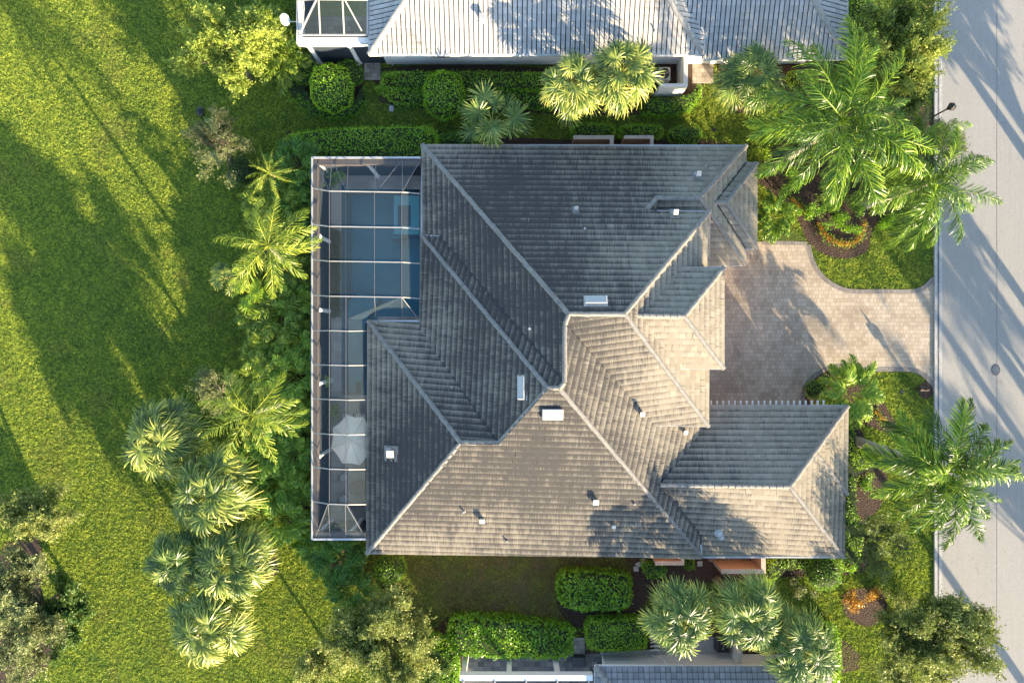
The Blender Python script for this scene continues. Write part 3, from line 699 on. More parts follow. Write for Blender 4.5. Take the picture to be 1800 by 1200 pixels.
mb = MB(); mb.box(gx(686), gx(706), gy(408), gy(418), D+.02, -.4); pb('step', mb, M['pool_shelf'])
mb = MB()
for a, b in [((X0-.24, Y2-.02), (X0-.02, Y0+.24)),]:
    mb.box(a[0], b[0], a[1], b[1], -.02, .045)
pb('coping', mb, M['pool_tile'])
mb = MB(); mb.add([(x, y, -.06) for x, y in P_], [(0, 1, 2, 3, 4, 5)]); pb('water', mb, M['water'])

HZ = 3.3; TZ = 4.2
cage = empty('screen_enclosure', at(570, 600), 'long aluminium framed screen cage over the pool, west side of the middle house', 'pool cage')
co_ = Vector(cage.location)
def cb(name, mb, mat, **k):
    mb.v = [tuple(Vector(p)-co_) for p in mb.v]; return mb.build(name, mat, cage, **k)
wx = at(549.5, 0, HZ)[0]; yn = at(0, 278.5, HZ)[1]; ys = at(0, 946, HZ)[1]; xe = at(739, 0, HZ)[0]; xe2 = at(643, 0, HZ)[0]
mb = MB(); mb.box(wx, wx+.24, ys, yn, 2.80, HZ-.06); cb('header_beam', mb, M['beam'])
mb = MB(); mb.box(wx+.302, xe, yn-.30, yn, 2.80, HZ-.06); cb('header_beam', mb, M['beam'])
mb = MB(); mb.box(wx+.302, xe2, ys, ys+.30, 2.80, HZ-.06); cb('header_beam', mb, M['beam'])
mb = MB(); mb.box(wx-.08, wx, ys-.08, yn+.08, HZ-.16, HZ); cb('eave_gutter', mb, M['gutter'])
mb = MB(); mb.box(wx, xe, yn, yn+.1, HZ-.16, HZ-.002); cb('eave_gutter', mb, M['gutter'])
mb = MB(); mb.box(wx, xe2, ys-.1, ys, HZ-.16, HZ-.002); cb('eave_gutter', mb, M['gutter'])
for py in (292, 418, 545, 672, 798, 930):
    y = gy(600+(py-600)*1.0); mb = MB((0, 0, 0)); mb.lathe((wx+.16, at(0, py, 2)[1], 0), [(.17, 0), (.17, .12), (.125, .16), (.12, 2.60), (.16, 2.68), (.16, 2.80)], 16); cb('column', mb, M['white'], smooth=True)
for px in (652,):
    mb = MB(); mb.lathe((at(px, 0, 2)[0], yn-.16, 0), [(.17, 0), (.17, .12), (.125, .16), (.12, 2.60), (.16, 2.68), (.16, 2.80)], 16); cb('column', mb, M['white'], smooth=True)
for px in (622,):
    mb = MB(); mb.lathe((at(px, 0, 2)[0], ys+.16, 0), [(.17, 0), (.17, .12), (.125, .16), (.12, 2.60), (.16, 2.68), (.16, 2.80)], 16); cb('column', mb, M['white'], smooth=True)
def p4(px, py, z): return Vector(at(px, py, z))
B_ = .05
def mem(name, pts, w_=B_, mat=None):
    mat = mat or ('alu' if name == 'rafter' else 'purlin')
    mb = MB()
    for i in range(len(pts)-1): mb.bar(pts[i], pts[i+1], w_, w_*1.3)
    return cb(name, mb, M[mat])
for y in (336, 398, 459, 520.5):
    mem('rafter', [p4(552, 600-(600-y)*1.018, HZ), p4(579, y, TZ), p4(707, y+2, TZ), p4(738, y+4.5, 3.15)])
for y in (581, 641.5, 702, 763, 824, 885.5):
    mem('rafter', [p4(552, 600+(y-600)*.985, HZ), p4(579, y, TZ), p4(612, y+1, TZ), p4(643, y+.5, 3.2)])
for a in ([(579, 336, TZ), (579, 885.5, TZ)], [(658, 336, TZ), (658, 520.5, TZ), (661, 560, 3.2)], [(706, 337, TZ), (706, 522, TZ), (707.5, 560, 3.2)], [(608, 581, TZ), (608, 885.5, TZ)], [(608, 520.5, TZ), (608, 581, TZ)],
          [(658, 336, TZ), (661, 282, HZ)], [(707, 337, TZ), (707, 282, HZ)], [(610, 336, TZ), (612, 282, HZ)], [(579, 336, TZ), (583, 282, HZ)],
          [(577, 885, TZ), (580, 942, HZ)], [(607, 885, TZ), (608, 942, HZ)]):
    mem('purlin', [p4(*q) for q in a], .03)
for a in ([(555, 283, HZ), (578, 335, TZ)], [(585, 282, HZ), (608, 335, TZ)], [(705, 283, HZ), (663, 335, TZ)], [(737, 285, HZ), (708, 335, TZ)], [(706, 522, TZ), (733, 557, 3.25)], [(576, 887, TZ), (556, 941, HZ)], [(609, 887, TZ), (636, 934, HZ)]):
    mem('brace', [p4(*q) for q in a], .032)
def pan(name, polys, mat):
    mb = MB()
    for P in polys: mb.add([p4(*q) for q in P], [tuple(range(len(P)))])
    return cb(name, mb, M[mat])
pan('roof_screen', [[(552, 283, HZ), (738, 283, HZ), (707, 336, TZ), (579, 336, TZ)], [(552, 283, HZ), (579, 336, TZ), (579, 885, TZ), (552, 942, HZ)], [(579, 336, TZ), (707, 336, TZ), (707, 521, TZ), (579, 521, TZ)],
  [(707, 336, TZ), (738, 339, 3.15), (738, 525, 3.15), (707, 521, TZ)], [(579, 521, TZ), (612, 521, TZ), (612, 885, TZ), (579, 885, TZ)], [(612, 560, TZ), (643, 560, 3.2), (643, 886, 3.2), (612, 885, TZ)],
  [(612, 521, TZ), (707, 521, TZ), (736, 561, 3.15), (645, 561, 3.2), (612, 560, TZ)], [(579, 885, TZ), (612, 885, TZ), (643, 942, HZ), (552, 942, HZ)]], 'screen')
mb = MB(); mb.box(wx+.14, wx+.16, ys+.1, yn-.1, .02, 2.80); cb('wall_screen', mb, M['screen_dark'])
mb = MB(); mb.box(wx+.3, xe, yn-.16, yn-.14, .02, 2.80); cb('wall_screen', mb, M['screen_dark'])
mb = MB(); mb.box(wx+.3, xe2+.4, ys+.14, ys+.16, .02, 2.80); cb('wall_screen', mb, M['screen_dark'])

# patio furniture on the deck
ux, uy, _ = at(618, 775, 2.4)
um = empty('patio_umbrella', (ux, uy, .03), 'open cream canvas patio umbrella under the screen cage by the lounge chairs', 'umbrella')
mb = MB(); n8 = 8; vs = []
for k in range(n8*2):
    t = 2*math.pi*k/(n8*2)+.3; r = 1.3 if k % 2 == 0 else 1.14; vs.append((r*math.cos(t), r*math.sin(t)*1.15, 2.0 + (0 if k % 2 == 0 else .06)))
mb.add(vs+[(0, 0, 2.55)], [(k, (k+1) % 16, 16) for k in range(16)]); cn = mb.build('canopy', M['canvas'], um)
for k in range(8):
    t = 2*math.pi*k/8+.3; mb = MB(); mb.bar((.05*math.cos(t), .05*math.sin(t), 2.56), (1.3*math.cos(t), 1.3*math.sin(t)*1.15, 2.015), .022); mb.build('seam', M['cushion'], cn)
mb = MB(); mb.tube([(0, 0, 0), (0, 0, 2.5)], [.025, .025]); mb.build('pole', M['alu'], um)
mb = MB(); mb.lathe((0, 0, 0), [(.28, 0), (.28, .05), (.06, .1)], 20); mb.build('base', M['iron'], um)
for i, (px, lb) in enumerate(((611, 'sun lounger with striped slats, left of the pair above the umbrella'), (634, 'sun lounger with striped slats, right one nearest the house roof above the umbrella'))):
    x, y, _ = at(px, 736, .35); t = empty('sun_lounger', (x, y, .03), lb, 'lounger', 'sun loungers by the umbrella')
    mb = MB()
    for k in range(5): mb.box(-.3+k*.13, -.3+k*.13+.07, -.25, .3, .3, .33)
    for k in range(5): mb.bar((-.265+k*.13, -.25, .31), (-.265+k*.13, -.95, .31), .07, .03)
    mb.build('slats', M['white'], t)
    mb = MB(); mb.box(-.34, -.31, -1.0, .35, .22, .31); mb.box(.31, .34, -1.0, .35, .22, .31); mb.build('frame', M['bronze'], t)
    for sx in (-.32, .32):
        for sy in (-.9, .25):
            mb = MB(); mb.box(sx-.02, sx+.02, sy-.02, sy+.02, 0, .22); mb.build('leg', M['bronze'], t)
def rtable(px, py, r, z, name, lb, cat, mat, group=None):
    x, y, _ = at(px, py, z); t = empty(name, (x, y, .03), lb, cat, group)
    if cat == 'table':
        mb = MB(); mb.lathe((0, 0, 0), [(r, z-.03), (r, z), (r*.9, z+.003)], 32); mb.build('tabletop', M[mat], t)
        mb = MB(); mb.lathe((0, 0, 0), [(.3, 0), (.28, .03), (.04, .06), (.04, z-.03)], 16); mb.build('pedestal', M['bronze'], t)
    else:
        mb = MB(); mb.lathe((0, 0, 0), [(r*.92, z-.06), (r, z-.02), (r*.9, z+.03)], 20); mb.build('seat', M['cushion'], t)
        mb = MB()
        for k in range(13):
            a = math.pi*.5+.18*k; mb.bar((r*math.cos(a), r*math.sin(a), z-.05), (r*1.1*math.cos(a), r*1.1*math.sin(a), z+.38), .04)
        for k in range(12):
            a = math.pi*.5+.18*k; mb.bar((r*1.1*math.cos(a), r*1.1*math.sin(a), z+.38), (r*1.1*math.cos(a+.18), r*1.1*math.sin(a+.18), z+.38), .06)
        mb.build('backrest', M[mat], t)
        for k in range(4):
            a = math.pi/4+k*math.pi/2; mb = MB(); mb.box(r*.7*math.cos(a)-.02, r*.7*math.cos(a)+.02, r*.7*math.sin(a)-.02, r*.7*math.sin(a)+.02, 0, z-.06); mb.build('leg', M['bronze'], t)
rtable(626, 857, .45, .72, 'patio_table', 'round dining table under the cage below the umbrella', 'table', 'wicker')
rtable(604, 838, .24, .45, 'patio_chair', 'round wicker chair on the umbrella side of the round table', 'chair', 'wicker', 'chairs around the patio table')
rtable(603, 876, .24, .45, 'patio_chair', 'round wicker chair on the far side of the round table from the umbrella', 'chair', 'wicker', 'chairs around the patio table')

# ---------------------------------------------------------------- neighbour houses
def hip_roof(house_, zf, mat, capmat, **tk):
    T = Tiles()
    for P in zf['faces']: T.face(P, **tk)
    r = T.build('roof', M[mat], house_)
    for a, b in zf['caps']: cm = MB(); caps(cm, a, b, w_=.34); cm.build('ridge_cap', M[capmat], r)
    return r
hn = empty('house', (3, 22, 0), 'white walled neighbour house along the top edge with pale silvery tile roof', 'house')
class Off:                     # children of a placed house keep world coordinates
    pass
def place(o, par): o.location = -Vector(par.location); return o
a = at(648.5, 96.5, 3.2); b = at(1238, 99, 3.2); tn, te = .37, .44; xr, yr = .0, 7.2
yt = a[1]; x0n, x1n = a[0], b[0]; ztop = 3.2+tn*7.2; ins_ = 7.2*tn/te
W1 = [(x0n, yt, 3.2), (x1n, yt, 3.2), (x1n-ins_, yt+7.2, ztop), (x0n+ins_, yt+7.2, ztop)]
W2_ = [(x0n, yt+14.4, 3.2), (x1n, yt+14.4, 3.2)]
c = at(1100, 104.5, 2.75); d = at(1490, 102.5, 2.75); yw = c[1]; x1w = d[0]; zt2 = 2.75+tn*6.6; in2 = 6.6*tn/te; x0w = b[0]-6
V1 = [(x0w, yw, 2.75), (x1w, yw, 2.75), (x1w-in2, yw+6.6, zt2), (x0w, yw+6.6, zt2)]
# wing cut along the valley with the main roof
def zmain(x): return 3.2+te*(x1n-x)
# valley: te*(x1n-x)+3.2 = tn*(y-yw)+2.75
def vy(x): return yw+(zmain(x)-2.75)/tn
xv = x1n-(zt2-3.2)/te
wingS = [(x1n, yw, 2.75), V1[1], V1[2], (xv, yw+6.6, zt2), (x1n, vy(x1n), 3.2)]
mainE = [(x1n, yt, 3.2), (x1n, vy(x1n), 3.2), (xv, yw+6.6, zt2), (x1n-ins_, yt+7.2, ztop)]
faces = [W1, [(x0n, yt, 3.2), W1[3], (x0n, yt+14.4, 3.2)], [W1[3], W1[2], W2_[1], W2_[0]], mainE, [W1[2], (xv, yw+6.6, zt2), (x1n, yt+14.4, 3.2)], wingS, [V1[1], (x1w, yw+13.2, 2.75), V1[2]], [(xv, yw+6.6, zt2), V1[2], (x1w, yw+13.2, 2.75), (x1n, yw+13.2, 2.75)]]
rn = hip_roof(hn, dict(faces=faces, caps=[(W1[0], W1[3]), (W1[1], W1[2]), (W1[3], W1[2]), (V1[1], V1[2]), ((xv, yw+6.6, zt2), V1[2])]), 'tile_n', 'cap_n', cw=.265, cl=.34, stagger=False, gap=.028, lift=.03)
place(rn, hn)
g = MB(); gutter_run(g, [(x0n, yt, 3.2), (x1n, yt, 3.2), (x1n, yt+1.5, 3.2)]); gutter_run(g, [(x1n, yw, 2.75), V1[1], (x1w, yw+13, 2.75)]); gutter_run(g, [(x0n, yt, 3.2), (x0n, yt+14, 3.2)]); place(g.build('gutter', M['white'], hn), hn)
mb = MB(); mb.box(at(680, 0)[0], x1n-.3, gy(113), yt+14, -.1, 3.1); mb.box(x1n-.4, gx(1412), gy(113)+.02, yw+12.5, -.1, 2.65)
nw = place(mb.build('wall', M['stucco_w'], hn), hn)
for px in (778, 1350, 1000):
    x = gx(px); mb = MB(); mb.box(x-.55, x+.55, gy(113)-.04, gy(113)+.02, 1.0, 2.2); f = place(mb.build('window', M['white'], hn), hn)
    mb = MB(); mb.box(x-.47, x+.47, gy(113)-.055, gy(113)-.03, 1.08, 2.12); mb.build('pane', M['glass'], f)
x, y, _ = at(848, 33, 3.9); mb = MB((0, 0, 0)); zz = 3.2+tn*(y-yt); mb.box(x-.2, x+.2, y-.2, y+.2, zz-.05, zz+.06); mb.box(x-.11, x+.11, y-.12, y+.12, zz, zz+.35); mb.box(x-.17, x+.17, y-.2, y+.14, zz+.33, zz+.45); mb.build('roof_vent', M['metal'], rn)
for (px, py) in ((1245, 50), (888, 60), (1152, 55)):
    x, y, _ = at(px, py, 3.7); zz = (3.2+tn*(y-yt)) if px < 1238 else 2.75+tn*(y-yw); mb = MB(); mb.lathe((x, y, zz), [(.09, -.03), (.09, .05), (.045, .06), (.045, .28)], 10); mb.build('vent_pipe', M['metal'], rn)
# downpipe
mb = MB(); x = gx(690); mb.bar((x, gy(113)-.05, 0), (x, gy(113)-.05, 2.9), .08); mb.bar((x, gy(113)-.05, 2.9), (x, yt, 3.1), .08); place(mb.build('downpipe', M['white'], hn), hn)
# neighbour's screened lanai
nc = empty('screen_enclosure', at(590, 60), 'small screened lanai with white beam and columns beside the pale roofed house', 'lanai')
def ncb(name, mb, mat, **k): mb.v = [tuple(Vector(p)-Vector(nc.location)) for p in mb.v]; return mb.build(name, mat, nc, **k)
bx0, bx1 = at(521, 0, 3.1)[0], at(647, 0, 3.1)[0]; by = at(0, 76, 3.1)[1]
mb = MB(); mb.box(bx0, bx1, by, by+.32, 2.6, 3.1); ncb('header_beam', mb, M['white'])
mb = MB(); mb.box(bx0, bx0+.3, by+.322, by+6, 2.6, 3.1); ncb('header_beam', mb, M['white'])
for px in (530, 604):
    x = at(px, 0, 3.1)[0]+.02; mb = MB(); mb.lathe((x+.16, by+.16, 0), [(.2, 0), (.2, .12), (.14, .16), (.13, 2.4), (.18, 2.5), (.18, 2.6)], 18); ncb('column', mb, M['white'], smooth=True)
mb = MB(); mb.box(bx0+.3, bx1+.5, by+.15, by+.17, .02, 2.6); ncb('wall_screen', mb, M['screen_dark'])
mb = MB(); mb.box(bx0+.15, bx0+.17, by+.3, by+6, .02, 2.6); ncb('wall_screen', mb, M['screen_dark'])
for pts in ([(524, 62, 3.25), (646, 62, 3.25)], [(524, 62, 3.25), (521, -60, 3.25)], [(646, 62, 3.25), (646, -60, 3.25)], [(528, 58, 3.3), (556, 0, 4.1), (580, -60, 4.1)], [(563, 60, 3.3), (560, 0, 4.1)], [(605, 60, 3.3), (602, 0, 4.1)], [(636, 55, 3.3), (606, 0, 4.1)], [(522, 1, 3.3), (556, -1, 4.1), (646, 0, 4.1)]):
    mb = MB(); pts = [p4(*q) for q in pts]
    for i in range(len(pts)-1): mb.bar(pts[i], pts[i+1], .07, .09)
    ncb('rafter', mb, M['alu'])
mb = MB(); mb.add([p4(524, 62, 3.27), p4(646, 62, 3.27), p4(646, 0, 4.1), p4(556, 0, 4.1)], [(0, 1, 2, 3)]); mb.add([p4(524, 62, 3.27), p4(556, 0, 4.1), p4(522, 0, 3.3)], [(0, 1, 2)]); mb.add([p4(522, 0, 3.3), p4(556, 0, 4.1), p4(646, 0, 4.1), p4(646, -80, 4.1), p4(522, -80, 3.3)], [(0, 1, 2, 3, 4)]); ncb('roof_screen', mb, M['screen'])
x, y, z = at(507, 38, 3.0); ds = empty('satellite_dish', (x, y, z), 'white satellite dish on the left edge of the screened lanai', 'satellite dish')
mb = MB()
n = 20; vs = []; fs = []
for r in (0, .2, .36):
    for k in range(n): t = 2*math.pi*k/n; vs.append((-.12+r*.62*math.cos(t)-(.36-r)*.1, r*math.sin(t)*.95, r*r*.9+.1-math.cos(t)*r*.55))
for i in range(2):
    for k in range(n): fs.append((i*n+k, i*n+(k+1) % n, (i+1)*n+(k+1) % n, (i+1)*n+k))
mb.add(vs, fs); o = mb.build('reflector', M['white'], ds, smooth=True); sm = o.modifiers.new('solid', 'SOLIDIFY'); sm.thickness = .015
mb = MB(); mb.tube([(-.12, 0, 0), (.12, .05, -.15), (.42, .08, -.2)], [.022]*3); mb.build('mount_arm', M['white'], ds)
# service yard walls and AC unit of the neighbour
sw = empty('yard_wall', at(1180, 140), 'low white L shaped service yard wall around the white air conditioner', 'wall')
mb = MB((0, 0, 0)); xa, xb = at(1202, 0, 1.7)[0], at(1209, 0, 1.7)[0]; yf = at(0, 152, 1.7)[1]
mb.box(xa, xb, yf, gy(113), 0, 1.7); mb.box(at(1160, 0, 1.7)[0], xa, yf, yf+.16, 0, 1.7)
mb.v = [tuple(Vector(p)-Vector(sw.location)) for p in mb.v]; mb.build('wall', M['stucco_w'], sw)
def ac_unit(px, py, lb, mat, sc=1):
    x, y, _ = at(px, py, .8); t = empty('air_conditioner', (x, y, 0), lb, 'air conditioner'); s_ = .36*sc
    mb = MB(); mb.box(-s_, s_, -s_*1.2, s_*1.2, .05, .75); mb.build('case', M[mat], t, bevel=.05)
    mb = MB(); mb.lathe((0, 0, 0), [(s_*.86, .75), (s_*.86, .78), (s_*.8, .78), (s_*.8, .765)], 28, 1, 1.2); mb.build('fan_ring', M[mat], t)
    mb = MB(); mb.lathe((0, 0, 0), [(s_*.79, .781), (s_*.79, .785)], 28, 1, 1.2); mb.build('fan_well', M['dark'], t)
    mb = MB()
    for k in range(3):
        a_ = k*2.094+.3; mb.add([(s_*.12*math.cos(a_-.5), s_*.12*math.sin(a_-.5), .79), (s_*.66*math.cos(a_-.35), s_*.75*math.sin(a_-.35), .79), (s_*.66*math.cos(a_+.35), s_*.75*math.sin(a_+.35), .80), (s_*.12*math.cos(a_+.5), s_*.12*math.sin(a_+.5), .795)], [(0, 1, 2, 3)])
    mb.build('fan_blade', M['steel'], t)
    mb = MB()
    for r in (.3, .55, .78):
        for k in range(20):
            a_, b_ = 2*math.pi*k/20, 2*math.pi*(k+1)/20; mb.bar((s_*r*math.cos(a_), 1.2*s_*r*math.sin(a_), .81), (s_*r*math.cos(b_), 1.2*s_*r*math.sin(b_), .81), .008)
    for k in range(8):
        a_ = k*math.pi/4+.2; mb.bar((0, 0, .811), (s_*.8*math.cos(a_), 1.2*s_*.8*math.sin(a_), .811), .008)
    mb.build('grille', M['dark'], t)
ac_unit(1169, 129, 'white air conditioner inside the low white L shaped wall', 'ac', .92)
ac_unit(1272, 1134, 'dark grey air conditioner beside the wall stub at the bottom house', 'iron', 1.05)
# main house's low yard walls
def ywall(name, pieces, lb, mat='peach', h=1.3, cap=True):
    o_ = at(pieces[0][0], pieces[0][1]); t = empty(name, o_, lb, 'wall'); mb = MB(); mc = MB()
    for (x0, y0, x1, y1) in pieces:
        p, q = at(x0, y0, h), at(x1, y1, h); mb.box(p[0]+.02, q[0]-.02, q[1]+.02, p[1]-.02, 0, h-.05); mc.box(p[0], q[0], q[1], p[1], h-.05, h)
    for m_ in (mb, mc): m_.v = [tuple(Vector(p)-Vector(o_)) for p in m_.v]
    mb.build('wall', M[mat], t)
    if cap: mc.build('coping', M['peachcap'], t)
ywall('yard_wall', [(1008, 238, 1079, 245), (1072, 245, 1079, 262)], 'peach yard wall at the north eave, left of the pair', h=1.4)
ywall('yard_wall', [(1097, 238, 1149, 244), (1143, 244, 1149, 262)], 'peach yard wall at the north eave, right of the pair', h=1.4)
ywall('yard_wall', [(1152, 986, 1203, 993), (1197, 960, 1203, 986)], 'short peach yard wall under the south eave beside the stepping stones', h=1.3)
ywall('yard_wall', [(1268, 1000, 1346, 1008), (1338, 960, 1346, 1000)], 'long peach yard wall around gravel at the south eave of the garage', h=1.6)
sheet('gravel_bed', [(1245, 960), (1335, 960), (1335, 985), (1262, 992), (1245, 985)], .022, M['gravel'])
# southern neighbour
hs = empty('house', at(1200, 1250), 'grey tiled neighbour house cut off by the bottom edge', 'house')
p, q = at(1046, 1170, 2.9), at(1460, 1172, 2.9); ysn = p[1]; xA, xB = p[0], q[0]
F1 = [(xA, ysn, 2.9), (xB, ysn, 2.9), (xB-4, ysn-6, 5.1), (xA+5, ysn-6, 5.1)]; F2 = [(xA, ysn, 2.9), (xA+5, ysn-6, 5.1), (xA, ysn-12, 2.9)]
F3 = [(xB, ysn, 2.9), (xB, ysn-12, 2.9), (xB-4, ysn-6, 5.1)]; F4 = [(xA, ysn-12, 2.9), (xB, ysn-12, 2.9), (xB-4, ysn-6, 5.1), (xA+5, ysn-6, 5.1)]
place(hip_roof(hs, dict(faces=[F1, F2, F3, F4], caps=[(F1[0], F1[3]), (F1[1], F1[2]), (F1[3], F1[2])]), 'tile_s', 'cap', cw=.3, cl=.34, stagger=False, gap=.012, lift=.05), hs)
mb = MB(); mb.box(gx(1058), gx(1400), at(0, 1300)[1]-6, gy(1149), -.1, 2.8); place(mb.build('wall', M['stucco'], hs), hs)
mb = MB(); gutter_run(mb, [(xA, ysn-2, 2.9), (xA, ysn, 2.9), (xB, ysn, 2.9)]); place(mb.build('gutter', M['white'], hs), hs)
mb = MB(); yy = gy(1149)+.03
mb.box(gx(1100), gx(1112), yy, yy+.12, 1.2, 1.9); mb.box(gx(1090), gx(1096), yy, yy+.1, 1.5, 1.8); place(mb.build('meter_box', M['ac'], hs), hs)
mb = MB(); x = gx(1145); mb.tube([(x, yy, .1), (x, yy+.1, .5), (x+.25, yy+.25, .9), (x+.5, yy+.2, 1.3), (x+.55, yy+.1, 2.0)], [.05]*5); place(mb.build('pipe', M['white'], hs), hs)
for k in range(4):
    mb = MB(); y = gy(1138-k*7); mb.tube([(gx(1141), y, .35), (gx(1150), y+.06, .4), (gx(1158), y, .35)], [.05]*3, 6); o = mb.build('pipe', M['white'], hs); place(o, hs)
mb = MB(); mb.box(gx(1140), gx(1162), gy(1118), gy(1106), 0, .5); place(mb.build('utility_box', M['white'], hs), hs)
ws = empty('yard_wall', at(1298, 1150), 'pale wall stub between the dark air conditioner and the bottom house', 'wall'); mb = MB(); p = at(1300, 1146, 1.6); mb.box(p[0]-.1, p[0]+.12, at(0, 1172, 1.6)[1], p[1], 0, 1.6); mb.v = [tuple(Vector(a)-Vector(ws.location)) for a in mb.v]; mb.build('wall', M['stucco'], ws)
lc = empty('lanai', at(930, 1190), 'white beamed lanai with three columns over dark pavers at the bottom edge', 'lanai')
def lcb(name, mb, mat, **k): mb.v = [tuple(Vector(p)-Vector(lc.location)) for p in mb.v]; return mb.build(name, mat, lc, **k)
mb = MB(); p, q = at(808, 1186, 2.9), at(1042, 1196, 2.9); mb.box(p[0], q[0], q[1], p[1], 2.45, 2.9); lcb('header_beam', mb, M['white'])
for px in (815, 895, 980):
    x = at(px, 0, 2.5)[0]; mb = MB(); yb = p[1]-.15; mb.box(x-.14, x+.14, yb-.14, yb+.14, 0, 2.45); lcb('column', mb, M['stucco'])
mb = MB(); 
for k in range(5): mb.bar(p4(815+k*55, 1196, 2.9), p4(815+k*55, 1290, 2.9), .08)
lcb('rafter', mb, M['alu'])
mb = MB(); p = at(1018, 1165, .5); mb.box(p[0]-.4, p[0]+.4, p[1]-.3, p[1]+.3, .0, .42); mb.v = mb.v; o = mb.build('storage_box', M['iron'], None, bevel=.03); tag(o, 'dark storage box on the paved patio next to the bottom house', 'box')

# rafter tails over the garage door
for k in range(20):
    px = 1250+k*10.4; x, y, _ = at(px, 711, 2.75); mb = MB(); mb.box(x-.04, x+.04, y-.1, y+.24, 2.68, 2.80); mb.build('rafter_tail', M['white'], house)
# house lamp and sprinkler box details
# ---------------------------------------------------------------- street things
x, y, _ = at(1750, 650); mc = empty('manhole_cover', (x, y, .01), 'round dark iron manhole cover in the road', 'manhole cover')
mb = MB(); mb.lathe((0, 0, 0), [(.26, 0), (.26, .012)], 40, 1, 1.26); mb.build('frame', M['iron'], mc)
mb = MB(); 
for i in range(-5, 6):
    for j in range(-5, 6):
        if (i*i+j*j) < 27: mb.box(i*.042-.014, i*.042+.014, (j*.042-.014)*1.26, (j*.042+.014)*1.26, .0121, .018)
mb.build('lid', M['steel'], mc)
x, y, _ = at(1676, 186, 3.3); lp = empty('street_lamp', (x, y, 0), 'dark street lamp with hexagonal lantern beside the kerb in the top right', 'street lamp')
mb = MB(); mb.lathe((0, 0, 0), [(.16, 0), (.16, .25), (.09, .4), (.05, .6), (.04, 2.75), (.07, 2.8)], 12); mb.build('post', M['dark'], lp, smooth=True)
mb = MB(); mb.lathe((0, 0, 0), [(.09, 2.8), (.17, 3.15), (.17, 3.17)], 6); mb.build('lantern', M['glass'], lp)
mb = MB(); mb.lathe((0, 0, 0), [(.25, 3.17), (.23, 3.21), (.08, 3.36), (.02, 3.42)], 6); mb.build('cap', M['dark'], lp)
x, y, _ = at(1608, 682); mbx = empty('mailbox', (x, y, 0), 'bronze mailbox on a post in the small round mulch ring by the driveway', 'mailbox')
mb = MB(); mb.box(-.05, .05, -.05, .05, 0, 1.15); mb.lathe((0, 0, 0), [(.07, 1.15), (.03, 1.25), (.01, 1.36)], 10); mb.build('post', M['bronze'], mbx)
mb = MB()
for k in range(9):
    a_ = math.pi*k/8
pr = [(-.1, 0), (-.1, .14)]+[(-.1*math.cos(math.pi*k/8), .14+.1*math.sin(math.pi*k/8)) for k in range(1, 8)]+[(.1, .14), (.1, 0)]
nn = len(pr); vs = [(-.28, a_, .85+b_) for a_, b_ in pr]+[(.22, a_, .85+b_) for a_, b_ in pr]
mb.add(vs, [tuple(range(nn)), tuple(range(nn, 2*nn))]+[(i, (i+1) % nn, nn+(i+1) % nn, nn+i) for i in range(nn)]); mb.build('box', M['bronze'], mbx)
mb = MB(); mb.box(-.2, .15, -.02, .02, .68, .84); mb.build('bracket', M['bronze'], mbx)
for (px, py, lb) in ((1585, 688, 'small dark irrigation valve cover in the sunny strip by the driveway'), (1255, 228, 'small dark round drain cover in the sunny grass beside the round bush')):
    x, y, _ = at(px, py); mb = MB((x, y, 0)); mb.lathe((x, y, 0), [(.13, 0), (.13, .03)], 16); tag(mb.build('valve_cover', M['dark']), lb, 'valve cover')
x, y, _ = at(688, 191); mb = MB((x, y, 0)); mb.box(x-.13, x+.13, y-.18, y+.18, 0, .025); tag(mb.build('utility_cover', M['steel']), 'grey green utility lid in the shaded grass path between hedges', 'utility cover')
x, y, _ = at(353, 197); mb = MB((x, y, 0)); mb.lathe((x, y, 0), [(.22, 0), (.24, .12), (.1, .25)], 9, 1, 1.3); tag(mb.build('landscape_rock', M['dark']), 'dark rock on the grass above the bare twiggy tree', 'rock')
# ---------------------------------------------------------------- vegetation tools
def rotz(V, a):
    c, s = math.cos(a), math.sin(a); W = V.copy(); W[..., 0] = V[..., 0]*c-V[..., 1]*s; W[..., 1] = V[..., 0]*s+V[..., 1]*c; return W
def leaf_quads(C, size, up=0.0, aspect=.5, rng=R):
    """rhombic leaves at points C (n,3); returns V,F"""
    n = len(C); d = rng.normal(size=(n, 3)); d[:, 2] *= .7; d /= np.linalg.norm(d, axis=1)[:, None]
    nr = rng.normal(size=(n, 3)); nr[:, 2] += up; s = np.cross(nr, d); s /= (np.linalg.norm(s, axis=1)[:, None]+1e-9)
    sz = size*(.6+.8*rng.random((n, 1)))
    a = d*sz*.5; b = s*sz*.5*aspect
    V = np.stack([C-a, C+b-a*.1, C+a, C-b-a*.1], 1).reshape(-1, 3)
    return V, np.arange(4*n).reshape(n, 4)
